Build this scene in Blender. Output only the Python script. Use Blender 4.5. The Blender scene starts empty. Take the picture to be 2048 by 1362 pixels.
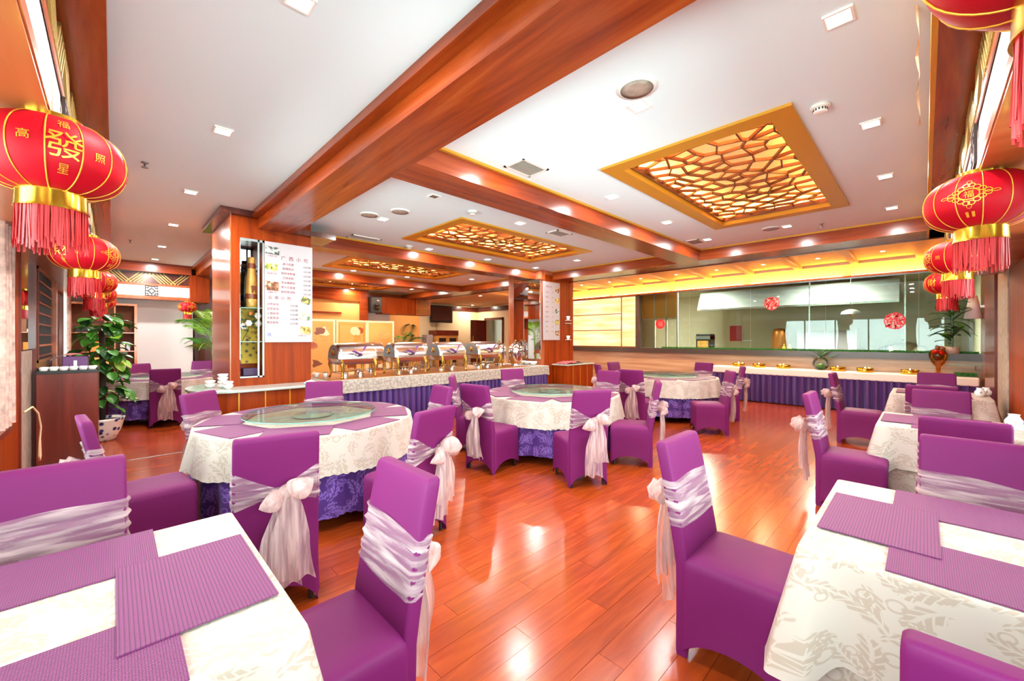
import bpy, math, random
from mathutils import Vector, Matrix
from mathutils.geometry import delaunay_2d_cdt

PI = math.pi
sc = bpy.context.scene
COL = sc.collection

# ------------------------------------------------------------------ camera
# world: +X runs towards the right vanishing point, +Y towards the left one, Z up; the camera stands in the window corner
cam_d = bpy.data.cameras.new('camera')
cam_d.sensor_width = 36.0
cam_d.lens = 811.0 / 2048.0 * 36.0
cam_d.shift_y = -5.0 / 2048.0
cam_d.clip_start = 0.05
cam = bpy.data.objects.new('camera', cam_d)
COL.objects.link(cam)
cam.location = (0.0, 0.0, 1.5)
cam.rotation_euler = (PI / 2, 0, math.radians(-44.5))
sc.camera = cam

# ------------------------------------------------------------------ world, daylight, exposure
sc.view_settings.view_transform = 'Standard'
sc.view_settings.look = 'None'
sc.view_settings.exposure = 0.58
sc.view_settings.gamma = 1.0
sc.view_settings.use_curve_mapping = False
world = bpy.data.worlds.new('World')
sc.world = world
world.use_nodes = True
wbg = world.node_tree.nodes['Background']
wbg.inputs['Color'].default_value = (0.86, 0.965, 1.0, 1)
wbg.inputs['Strength'].default_value = 15.0
sc.cycles.max_bounces = 10
sc.cycles.diffuse_bounces = 5
sc.cycles.glossy_bounces = 4
sc.cycles.transparent_max_bounces = 24
sc.cycles.caustics_reflective = False
sc.cycles.caustics_refractive = False
sc.cycles.sample_clamp_indirect = 6.0

DOWNLIGHT_W = 19.0      # each recessed ceiling lamp
COVE_E = 110.0          # warm LED strip above the kitchen glass
COFFER_E = 85.0         # warm LED strips inside the ceiling lattices


def area_lamp(name, loc, rot, sx, sy, power, color=(1, 1, 1), portal=False):
    d = bpy.data.lights.new(name, 'AREA')
    d.shape = 'RECTANGLE'
    d.size = sx
    d.size_y = sy
    d.energy = power
    d.color = color
    d.cycles.is_portal = portal
    o = bpy.data.objects.new(name, d)
    o.location = loc
    o.rotation_euler = rot
    COL.objects.link(o)
    return o


# portals only guide the sky's light through the window openings
area_lamp('daylight_portal', (-0.70, 2.3, 1.58), (0, -PI / 2, 0), 1.55, 5.75, 1, portal=True)
area_lamp('daylight_portal', (2.55, -0.77, 1.58), (PI / 2, 0, 0), 6.2, 1.55, 1, portal=True)
area_lamp('daylight_portal', (-0.70, 11.25, 1.58), (0, -PI / 2, 0), 1.55, 1.9, 1, portal=True)


# ------------------------------------------------------------------ helpers: colours and materials
def lin(h):
    h = h.lstrip('#')
    out = []
    for i in (0, 2, 4):
        c = int(h[i:i + 2], 16) / 255.0
        out.append(c / 12.92 if c <= 0.04045 else ((c + 0.055) / 1.055) ** 2.4)
    return (out[0], out[1], out[2], 1.0)


M = {}


def new_mat(name):
    m = bpy.data.materials.new(name)
    m.use_nodes = True
    M[name] = m
    nt = m.node_tree
    return m, nt, nt.nodes['Principled BSDF']


def plain(name, col, rough=0.5, metal=0.0, coat=0.0, sheen=0.0, spec=0.5, noise=0.0, nscale=30.0, bump=0.0, emit=0.0):
    m, nt, b = new_mat(name)
    b.inputs['Base Color'].default_value = lin(col)
    b.inputs['Roughness'].default_value = rough
    b.inputs['Metallic'].default_value = metal
    b.inputs['Coat Weight'].default_value = coat
    b.inputs['Coat Roughness'].default_value = 0.08
    b.inputs['Sheen Weight'].default_value = sheen
    b.inputs['Specular IOR Level'].default_value = spec
    if emit:
        b.inputs['Emission Color'].default_value = lin(col)
        b.inputs['Emission Strength'].default_value = emit
    if noise or bump:
        tc = nt.nodes.new('ShaderNodeTexCoord')
        n = nt.nodes.new('ShaderNodeTexNoise')
        n.inputs['Scale'].default_value = nscale
        n.inputs['Detail'].default_value = 4
        nt.links.new(tc.outputs['Object'], n.inputs['Vector'])
        if noise:
            mx = nt.nodes.new('ShaderNodeHueSaturation')
            mr = nt.nodes.new('ShaderNodeMapRange')
            mr.inputs['From Min'].default_value = 0.3
            mr.inputs['From Max'].default_value = 0.7
            mr.inputs['To Min'].default_value = 1 - noise
            mr.inputs['To Max'].default_value = 1 + noise
            nt.links.new(n.outputs['Fac'], mr.inputs['Value'])
            nt.links.new(mr.outputs['Result'], mx.inputs['Value'])
            mx.inputs['Color'].default_value = lin(col)
            nt.links.new(mx.outputs['Color'], b.inputs['Base Color'])
        if bump:
            bp = nt.nodes.new('ShaderNodeBump')
            bp.inputs['Strength'].default_value = bump
            bp.inputs['Distance'].default_value = 0.004
            nt.links.new(n.outputs['Fac'], bp.inputs['Height'])
            nt.links.new(bp.outputs['Normal'], b.inputs['Normal'])
    return m


def ramp(nt, stops, interp='LINEAR'):
    r = nt.nodes.new('ShaderNodeValToRGB')
    r.color_ramp.interpolation = interp
    el = r.color_ramp.elements
    el[0].position, el[0].color = stops[0]
    el[1].position, el[1].color = stops[-1]
    for p, c in stops[1:-1]:
        e = el.new(p)
        e.color = c
    return r


def wood(name, c_dark, c_mid, c_light, axis='Z', rough=0.3, coat=0.3, scale=1.0, spec=0.35):
    m, nt, b = new_mat(name)
    tc = nt.nodes.new('ShaderNodeTexCoord')
    mp = nt.nodes.new('ShaderNodeMapping')
    s = {'X': (0.5, 7, 7), 'Y': (7, 0.5, 7), 'Z': (7, 7, 0.5)}[axis]
    mp.inputs['Scale'].default_value = tuple(v * scale for v in s)
    n = nt.nodes.new('ShaderNodeTexNoise')
    n.inputs['Scale'].default_value = 1.6
    n.inputs['Detail'].default_value = 7
    n.inputs['Roughness'].default_value = 0.62
    n.inputs['Distortion'].default_value = 0.6
    r = ramp(nt, [(0.28, lin(c_dark)), (0.5, lin(c_mid)), (0.74, lin(c_light))])
    nt.links.new(tc.outputs['Object'], mp.inputs['Vector'])
    nt.links.new(mp.outputs['Vector'], n.inputs['Vector'])
    nt.links.new(n.outputs['Fac'], r.inputs['Fac'])
    nt.links.new(r.outputs['Color'], b.inputs['Base Color'])
    b.inputs['Roughness'].default_value = rough
    b.inputs['Coat Weight'].default_value = coat
    b.inputs['Coat Roughness'].default_value = 0.12
    b.inputs['Specular IOR Level'].default_value = spec
    return m


def damask(name, c_a, c_b, rough=0.55, scale=5.0, sheen=0.2, spec=0.4):
    """two-tone weave of scattered curved leaves and scrolls, laid out on the cloth's own UVs (metres)"""
    m, nt, b = new_mat(name)
    L = nt.links.new

    def mt(op, a, b_=None, clamp=False):
        n = nt.nodes.new('ShaderNodeMath')
        n.operation = op
        n.use_clamp = clamp
        for i, v in enumerate((a, b_)):
            if v is None:
                continue
            if isinstance(v, (int, float)):
                n.inputs[i].default_value = v
            else:
                L(v, n.inputs[i])
        return n.outputs[0]
    uv = nt.nodes.new('ShaderNodeUVMap')
    total = None
    for k, (sc_, off, bend) in enumerate(((scale, 0.0, 0.6), (scale * 1.45, 3.7, -0.7))):
        ad = nt.nodes.new('ShaderNodeVectorMath')
        ad.operation = 'ADD'
        ad.inputs[1].default_value = (off, off * 0.7, 0)
        L(uv.outputs[0], ad.inputs[0])
        v = nt.nodes.new('ShaderNodeTexVoronoi')
        v.voronoi_dimensions = '2D'
        v.inputs['Scale'].default_value = sc_
        v.inputs['Randomness'].default_value = 0.75
        L(ad.outputs[0], v.inputs['Vector'])
        df = nt.nodes.new('ShaderNodeVectorMath')
        df.operation = 'SUBTRACT'
        L(ad.outputs[0], df.inputs[0])
        L(v.outputs['Position'], df.inputs[1])
        sl = nt.nodes.new('ShaderNodeVectorMath')
        sl.operation = 'SCALE'
        sl.inputs['Scale'].default_value = sc_
        L(df.outputs[0], sl.inputs[0])
        sep = nt.nodes.new('ShaderNodeSeparateColor')
        L(v.outputs['Color'], sep.inputs[0])
        rot = nt.nodes.new('ShaderNodeVectorRotate')
        rot.rotation_type = 'Z_AXIS'
        L(sl.outputs[0], rot.inputs['Vector'])
        L(mt('MULTIPLY', sep.outputs[0], 6.283), rot.inputs['Angle'])
        xyz = nt.nodes.new('ShaderNodeSeparateXYZ')
        L(rot.outputs[0], xyz.inputs[0])
        x, y = xyz.outputs[0], xyz.outputs[1]
        c = mt('ABSOLUTE', mt('ADD', mt('SUBTRACT', y, mt('MULTIPLY', mt('MULTIPLY', x, x), bend)), 0.05))
        w = mt('ADD', mt('MULTIPLY', mt('SUBTRACT', 1.0, mt('POWER', mt('ABSOLUTE', mt('DIVIDE', x, 0.56)), 2.0)), 0.22), mt('MULTIPLY', mt('SINE', mt('MULTIPLY', x, 24.0)), 0.035))
        leaf = mt('MULTIPLY', mt('SUBTRACT', w, c), 30.0, True)
        vein = mt('MULTIPLY', mt('SUBTRACT', c, 0.022), 40.0, True)
        side = mt('MULTIPLY', mt('ADD', mt('SINE', mt('ADD', mt('MULTIPLY', x, 34.0), mt('MULTIPLY', c, -40.0))), 0.85), 3.0, True)
        msk = mt('MULTIPLY', mt('MULTIPLY', leaf, vein), side)
        dx, dy = mt('SUBTRACT', x, 0.12), mt('ADD', y, 0.33)
        rr = mt('SQRT', mt('ADD', mt('MULTIPLY', dx, dx), mt('MULTIPLY', dy, dy)))
        ring = mt('MULTIPLY', mt('SUBTRACT', 0.035, mt('ABSOLUTE', mt('SUBTRACT', rr, 0.13))), 40.0, True)
        msk = mt('MAXIMUM', msk, ring)
        total = msk if total is None else mt('MAXIMUM', total, msk)
    r = ramp(nt, [(0.0, lin(c_a)), (1.0, lin(c_b))])
    L(total, r.inputs['Fac'])
    L(r.outputs['Color'], b.inputs['Base Color'])
    b.inputs['Roughness'].default_value = rough
    b.inputs['Sheen Weight'].default_value = sheen
    b.inputs['Specular IOR Level'].default_value = spec
    return m


def emitter(name, col, strength):
    m = bpy.data.materials.new(name)
    m.use_nodes = True
    nt = m.node_tree
    nt.nodes.clear()
    e = nt.nodes.new('ShaderNodeEmission')
    e.inputs['Color'].default_value = lin(col)
    e.inputs['Strength'].default_value = strength
    o = nt.nodes.new('ShaderNodeOutputMaterial')
    nt.links.new(e.outputs[0], o.inputs['Surface'])
    M[name] = m
    return m, nt, e


def thin_glass(name, tint, base=0.04, fres=1.0, rough=0.0):
    """sheet glass: sees straight through, reflects by angle"""
    m = bpy.data.materials.new(name)
    m.use_nodes = True
    nt = m.node_tree
    nt.nodes.clear()
    t = nt.nodes.new('ShaderNodeBsdfTransparent')
    t.inputs['Color'].default_value = lin(tint)
    g = nt.nodes.new('ShaderNodeBsdfGlossy')
    g.inputs['Roughness'].default_value = rough
    f = nt.nodes.new('ShaderNodeFresnel')
    f.inputs['IOR'].default_value = 1.5
    ma = nt.nodes.new('ShaderNodeMath')
    ma.operation = 'MULTIPLY_ADD'
    ma.inputs[1].default_value = fres
    ma.inputs[2].default_value = base
    ma.use_clamp = True
    mx = nt.nodes.new('ShaderNodeMixShader')
    o = nt.nodes.new('ShaderNodeOutputMaterial')
    nt.links.new(f.outputs['Fac'], ma.inputs[0])
    nt.links.new(ma.outputs[0], mx.inputs['Fac'])
    nt.links.new(t.outputs[0], mx.inputs[1])
    nt.links.new(g.outputs[0], mx.inputs[2])
    nt.links.new(mx.outputs[0], o.inputs['Surface'])
    M[name] = m
    return m


def organza(name, col, lo, hi, axis_scale):
    """sheer ribbon: denser where it gathers into folds"""
    m = bpy.data.materials.new(name)
    m.use_nodes = True
    nt = m.node_tree
    nt.nodes.clear()
    tc = nt.nodes.new('ShaderNodeTexCoord')
    mp = nt.nodes.new('ShaderNodeMapping')
    mp.inputs['Scale'].default_value = axis_scale
    n = nt.nodes.new('ShaderNodeTexNoise')
    n.inputs['Scale'].default_value = 1.0
    n.inputs['Detail'].default_value = 3
    n.inputs['Distortion'].default_value = 0.5
    mr = nt.nodes.new('ShaderNodeMapRange')
    mr.inputs['From Min'].default_value = 0.42
    mr.inputs['From Max'].default_value = 0.66
    mr.inputs['To Min'].default_value = lo
    mr.inputs['To Max'].default_value = hi
    t = nt.nodes.new('ShaderNodeBsdfTransparent')
    d = nt.nodes.new('ShaderNodeBsdfDiffuse')
    d.inputs['Color'].default_value = lin(col)
    tr = nt.nodes.new('ShaderNodeBsdfTranslucent')
    tr.inputs['Color'].default_value = lin(col)
    m1 = nt.nodes.new('ShaderNodeMixShader')
    m1.inputs['Fac'].default_value = 0.3
    m2 = nt.nodes.new('ShaderNodeMixShader')
    o = nt.nodes.new('ShaderNodeOutputMaterial')
    L = nt.links.new
    L(tc.outputs['Object'], mp.inputs['Vector'])
    L(mp.outputs['Vector'], n.inputs['Vector'])
    L(n.outputs['Fac'], mr.inputs['Value'])
    L(d.outputs[0], m1.inputs[1])
    L(tr.outputs[0], m1.inputs[2])
    L(mr.outputs[0], m2.inputs['Fac'])
    L(t.outputs[0], m2.inputs[1])
    L(m1.outputs[0], m2.inputs[2])
    L(m2.outputs[0], o.inputs['Surface'])
    M[name] = m
    return m


def weave(name, c_hi, c_lo, period=0.011):
    m, nt, b = new_mat(name)
    tc = nt.nodes.new('ShaderNodeTexCoord')
    sp = nt.nodes.new('ShaderNodeSeparateXYZ')
    nt.links.new(tc.outputs['Object'], sp.inputs[0])
    k = 2 * PI / period

    def sine(src, kk):
        a = nt.nodes.new('ShaderNodeMath')
        a.operation = 'MULTIPLY'
        a.inputs[1].default_value = kk
        nt.links.new(src, a.inputs[0])
        s = nt.nodes.new('ShaderNodeMath')
        s.operation = 'SINE'
        nt.links.new(a.outputs[0], s.inputs[0])
        return s.outputs[0]
    p = nt.nodes.new('ShaderNodeMath')
    p.operation = 'MULTIPLY'
    nt.links.new(sine(sp.outputs['X'], k * 0.6), p.inputs[0])
    nt.links.new(sine(sp.outputs['Y'], k), p.inputs[1])
    ab = nt.nodes.new('ShaderNodeMath')
    ab.operation = 'ABSOLUTE'
    nt.links.new(p.outputs[0], ab.inputs[0])
    r = ramp(nt, [(0.05, lin(c_lo)), (0.45, lin(c_hi))])
    nt.links.new(ab.outputs[0], r.inputs['Fac'])
    nt.links.new(r.outputs['Color'], b.inputs['Base Color'])
    bp = nt.nodes.new('ShaderNodeBump')
    bp.inputs['Strength'].default_value = 0.55
    bp.inputs['Distance'].default_value = 0.002
    nt.links.new(ab.outputs[0], bp.inputs['Height'])
    nt.links.new(bp.outputs['Normal'], b.inputs['Normal'])
    b.inputs['Roughness'].default_value = 0.6
    return m


# ---- materials
plain('ceiling_paint', '#e6f8fb', 0.55)  # cool tint put into the white to offset red light bounced off the floor
plain('white_paint', '#dcd8d6', 0.6)
plain('cream_wall', '#ecd9b4', 0.55)
plain('amber_wall', '#e0a55c', 0.5)
plain('cove_wall', '#e8d2a8', 0.6)
wood('wood_beam', '#6c2509', '#903a10', '#ab5220', 'Y', 0.26, 0.15, 0.8)
wood('wood_beam_x', '#68220a', '#893310', '#a1481c', 'X', 0.26, 0.15, 0.8)
wood('wood_panel', '#702608', '#8a3206', '#9c420c', 'Z', 0.4, 0.0, 0.9, 0.12)
wood('wood_rose', '#8e4027', '#ad5a38', '#c27650', 'Z', 0.2, 0.5, 0.9)
wood('wood_dark', '#3b1710', '#54241a', '#6d3324', 'Z', 0.25, 0.4)
wood('wood_mahogany', '#51180e', '#6d2417', '#853322', 'Z', 0.3, 0.35, 0.6)
wood('wood_soffit', '#8a3c18', '#a85228', '#ba6a3c', 'Y', 0.3, 0.3, 0.5)
plain('gold_paint', '#d79a2b', 0.35, 0.35)
plain('gold_metal', '#e8b93c', 0.18, 0.95)
plain('gold_lattice', '#b59a52', 0.4, 0.5)
plain('brass', '#b98a3e', 0.25, 0.9)
plain('dark_lattice', '#6a3414', 0.45)
plain('screen_lattice', '#2c1a14', 0.45)
plain('purple_stretch', '#661050', 0.62, sheen=0.0, spec=0.25, noise=0.03, nscale=6)
plain('purple_skirt', '#4a2470', 0.42, sheen=0.3)
damask('purple_damask', '#43206c', '#7a58a8', 0.4, 6.0)
damask('cream_damask', '#b8aaa0', '#a89688', 0.55, 5.5, 0.0, 0.25)
damask('white_lace', '#948a80', '#bcb4aa', 0.6, 14.0)
plain('white_cloth', '#f4ece0', 0.6)
organza('sash_band', '#d9bfc0', 0.2, 0.86, (3, 3, 36))
organza('sash_bow', '#dcbcb8', 0.5, 0.94, (26, 26, 8))
organza('sash_tail', '#d9bcb9', 0.38, 0.86, (46, 20, 3))
weave('mat_weave', '#742a60', '#401536')
plain('steel', '#d6d3cf', 0.22, 1.0)
plain('chrome', '#e8e8e8', 0.07, 1.0)
plain('steel_dull', '#9a9c9c', 0.4, 0.9)
plain('mirror', '#e9edec', 0.02, 1.0)
thin_glass('clear_glass', '#f4fbf8', 0.03, 0.9)
thin_glass('turntable_glass', '#eef5f0', 0.02, 0.40)
thin_glass('amber_glass', '#e8b060', 0.03, 0.5)
thin_glass('kitchen_glass', '#dbe4de', 0.012, 0.55)
plain('glass_edge', '#6fa494', 0.15)
plain('frosted_green', '#b4c2b8', 0.22, coat=0.5)
plain('red_silk', '#a80014', 0.55, spec=0.2)
plain('red_fringe', '#b8151a', 0.55)
plain('red_paper', '#d22033', 0.5)
plain('red_cloth', '#b8233c', 0.6, sheen=0.3)
plain('black', '#161414', 0.4)
plain('black_gloss', '#1b1718', 0.12)
plain('tv_screen', '#4a2a26', 0.15)
plain('porcelain', '#f6f3ef', 0.15, coat=0.4)
plain('white_plastic', '#f2ece2', 0.4)
plain('vent_dark', '#3a342e', 0.6)
plain('vent_slat', '#a39a8e', 0.5)
plain('leaf', '#3f7a24', 0.4, noise=0.35, nscale=5)
plain('leaf_dark', '#23471d', 0.35, noise=0.35, nscale=5)
plain('leaf_lime', '#7aa82a', 0.4, noise=0.3, nscale=5)
plain('grass', '#2f7a2c', 0.6, noise=0.4, nscale=40)
plain('soil', '#3a2a1e', 0.9)
plain('granite', '#4b4340', 0.25, noise=0.5, nscale=90)
plain('stone_grey', '#a8988a', 0.5, noise=0.25, nscale=14)
plain('kitchen_wall', '#c6bea4', 0.5)
plain('kitchen_tile', '#d9d2be', 0.3)
plain('baseboard_dark', '#3d2c26', 0.4)
plain('sign_white', '#b9b3b6', 0.5)
plain('ink_pink', '#8e1f3c', 0.6)
plain('ink_dark', '#4a2a38', 0.6)
plain('ink_blue', '#2f5ea8', 0.6)
plain('canopy_grey', '#85898c', 0.55, 0.3)
plain('rope', '#d8b58e', 0.8)
plain('orange', '#ef7a2a', 0.5)
plain('petal', '#f2eadf', 0.6)
plain('curtain', '#c4a396', 0.8, noise=0.35, nscale=16)
plain('bamboo', '#c79446', 0.4, noise=0.2, nscale=9)
plain('bamboo_brown', '#7c3f22', 0.4)
plain('plum', '#3c1f4c', 0.5)
plain('purple_box', '#6a3a74', 0.5)
plain('tissue_blue', '#a8d2ee', 0.6)
plain('pink_paper', '#e88a90', 0.6)
plain('bottle_yellow', '#c9b01c', 0.35)
plain('copper', '#c07a3a', 0.3, 0.7)
plain('grey_plastic', '#a9a3ab', 0.5)
plain('oak', '#d09a52', 0.5)
plain('book_cream', '#d9cbb6', 0.7)
plain('book_brown', '#7c4c30', 0.7)
emitter('lamp_white', '#fffaf0', 22.0)
emitter('lamp_warm', '#ffd9a0', 14.0)
emitter('cove_strip', '#ff9a2c', COVE_E)
emitter('coffer_strip', '#ffbf6e', COFFER_E)
emitter('candle_glow', '#ffdf90', 16.0)

# lit onyx panels: veined, glowing from behind
_m, _nt, _e = emitter('onyx_light', '#ffe9a8', 0.95)
_tc = _nt.nodes.new('ShaderNodeTexCoord')
_mp = _nt.nodes.new('ShaderNodeMapping')
_mp.inputs['Scale'].default_value = (1, 0.7, 5)
_n = _nt.nodes.new('ShaderNodeTexNoise')
_n.inputs['Scale'].default_value = 1.6
_n.inputs['Detail'].default_value = 5
_r = ramp(_nt, [(0.3, lin('#f6cc7c')), (0.5, lin('#ffe2a0')), (0.65, lin('#ffefc4'))])
_nt.links.new(_tc.outputs['Object'], _mp.inputs['Vector'])
_nt.links.new(_mp.outputs['Vector'], _n.inputs['Vector'])
_nt.links.new(_n.outputs['Fac'], _r.inputs['Fac'])
_nt.links.new(_r.outputs['Color'], _e.inputs['Color'])

# travertine: pale horizontal bands
_m, _nt, _b = new_mat('travertine')
_tc = _nt.nodes.new('ShaderNodeTexCoord')
_mp = _nt.nodes.new('ShaderNodeMapping')
_mp.inputs['Scale'].default_value = (1, 0.5, 9)
_n = _nt.nodes.new('ShaderNodeTexNoise')
_n.inputs['Scale'].default_value = 1.5
_n.inputs['Detail'].default_value = 6
_r = ramp(_nt, [(0.3, lin('#b08a6c')), (0.5, lin('#c4a181')), (0.7, lin('#d2b799'))])
_nt.links.new(_tc.outputs['Object'], _mp.inputs['Vector'])
_nt.links.new(_mp.outputs['Vector'], _n.inputs['Vector'])
_nt.links.new(_n.outputs['Fac'], _r.inputs['Fac'])
_nt.links.new(_r.outputs['Color'], _b.inputs['Base Color'])
_b.inputs['Roughness'].default_value = 0.28

# laminate floor: colour and figure change from plank to plank (planks are geometry)
PLANK_W, PLANK_L = 0.136, 1.21
_m, _nt, _b = new_mat('floor_plank')
_L = _nt.links.new
_g = _nt.nodes.new('ShaderNodeNewGeometry')
_sp = _nt.nodes.new('ShaderNodeSeparateXYZ')
_L(_g.outputs['Position'], _sp.inputs[0])


def _math(op, a, b=None, c=None):
    n = _nt.nodes.new('ShaderNodeMath')
    n.operation = op
    for i, v in enumerate((a, b, c)):
        if v is None:
            continue
        if isinstance(v, (int, float)):
            n.inputs[i].default_value = v
        else:
            _L(v, n.inputs[i])
    return n.outputs[0]


_row = _math('FLOOR', _math('DIVIDE', _sp.outputs['Y'], PLANK_W))
_sh = _math('MULTIPLY', _math('FRACT', _math('MULTIPLY', _row, 0.377)), PLANK_L)
_colm = _math('FLOOR', _math('DIVIDE', _math('ADD', _sp.outputs['X'], _sh), PLANK_L))
_cb = _nt.nodes.new('ShaderNodeCombineXYZ')
_L(_row, _cb.inputs[0])
_L(_colm, _cb.inputs[1])
_wn = _nt.nodes.new('ShaderNodeTexWhiteNoise')
_wn.noise_dimensions = '2D'
_L(_cb.outputs[0], _wn.inputs['Vector'])
_ofs = _nt.nodes.new('ShaderNodeVectorMath')
_ofs.operation = 'MULTIPLY_ADD'
_ofs.inputs[1].default_value = (9, 9, 9)
_L(_wn.outputs['Color'], _ofs.inputs[0])
_L(_g.outputs['Position'], _ofs.inputs[2])
_mp = _nt.nodes.new('ShaderNodeMapping')
_mp.inputs['Scale'].default_value = (0.9, 7, 1)
_L(_ofs.outputs[0], _mp.inputs['Vector'])
_n = _nt.nodes.new('ShaderNodeTexNoise')
_n.inputs['Scale'].default_value = 2.2
_n.inputs['Detail'].default_value = 4
_n.inputs['Roughness'].default_value = 0.5
_n.inputs['Distortion'].default_value = 0.8
_L(_mp.outputs['Vector'], _n.inputs['Vector'])
_r = ramp(_nt, [(0.25, lin('#83300f')), (0.5, lin('#953a14')), (0.75, lin('#a54719'))])
_L(_n.outputs['Fac'], _r.inputs['Fac'])
_hs = _nt.nodes.new('ShaderNodeHueSaturation')
_mr = _nt.nodes.new('ShaderNodeMapRange')
_mr.inputs['To Min'].default_value = 0.88
_mr.inputs['To Max'].default_value = 1.14
_L(_wn.outputs['Value'], _mr.inputs['Value'])
_L(_mr.outputs[0], _hs.inputs['Value'])
_L(_r.outputs['Color'], _hs.inputs['Color'])
_L(_hs.outputs['Color'], _b.inputs['Base Color'])
_b.inputs['Roughness'].default_value = 0.2
_b.inputs['Specular IOR Level'].default_value = 0.6

# blue and white porcelain pot
_m, _nt, _b = new_mat('blue_white_china')
_tc = _nt.nodes.new('ShaderNodeTexCoord')
_v = _nt.nodes.new('ShaderNodeTexVoronoi')
_v.inputs['Scale'].default_value = 13
_r = ramp(_nt, [(0.28, lin('#1d2f6e')), (0.45, lin('#e9e4dc'))])
_nt.links.new(_tc.outputs['Object'], _v.inputs['Vector'])
_nt.links.new(_v.outputs['Distance'], _r.inputs['Fac'])
_nt.links.new(_r.outputs['Color'], _b.inputs['Base Color'])
_b.inputs['Roughness'].default_value = 0.15
# yellow brocade
_m, _nt, _b = new_mat('brocade')
_tc = _nt.nodes.new('ShaderNodeTexCoord')
_v = _nt.nodes.new('ShaderNodeTexVoronoi')
_v.inputs['Scale'].default_value = 16
_v.inputs['Randomness'].default_value = 1
_r = ramp(_nt, [(0.2, lin('#4d4a55')), (0.33, lin('#cf9a2a')), (0.5, lin('#e8c23a'))])
_nt.links.new(_tc.outputs['Object'], _v.inputs['Vector'])
_nt.links.new(_v.outputs['Distance'], _r.inputs['Fac'])
_nt.links.new(_r.outputs['Color'], _b.inputs['Base Color'])
_b.inputs['Roughness'].default_value = 0.6


def dish_mat(name, a, b_, c_, seed):
    m, nt, b = new_mat(name)
    tc = nt.nodes.new('ShaderNodeTexCoord')
    n = nt.nodes.new('ShaderNodeTexNoise')
    n.inputs['Scale'].default_value = 22
    n.inputs['Detail'].default_value = 3
    mp = nt.nodes.new('ShaderNodeMapping')
    mp.inputs['Location'].default_value = (seed, seed * 2, seed)
    r = ramp(nt, [(0.38, lin(a)), (0.5, lin(b_)), (0.62, lin(c_))])
    nt.links.new(tc.outputs['Object'], mp.inputs['Vector'])
    nt.links.new(mp.outputs['Vector'], n.inputs['Vector'])
    nt.links.new(n.outputs['Fac'], r.inputs['Fac'])
    nt.links.new(r.outputs['Color'], b.inputs['Base Color'])
    b.inputs['Roughness'].default_value = 0.5
    return m


dish_mat('photo_grey', '#3a4038', '#9aa29a', '#e3e4de', 1)
dish_mat('photo_green', '#2f6b2c', '#d9c24a', '#dfe9ea', 2)
dish_mat('photo_brown', '#5d3018', '#a86a3c', '#d9c9b0', 3)
dish_mat('photo_olive', '#4d5a22', '#b9a047', '#d8c98a', 4)
dish_mat('photo_mint', '#59784a', '#c9d2a0', '#f1ead6', 5)
dish_mat('photo_gold', '#6a5a1c', '#d1a43a', '#ead9a4', 6)


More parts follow.
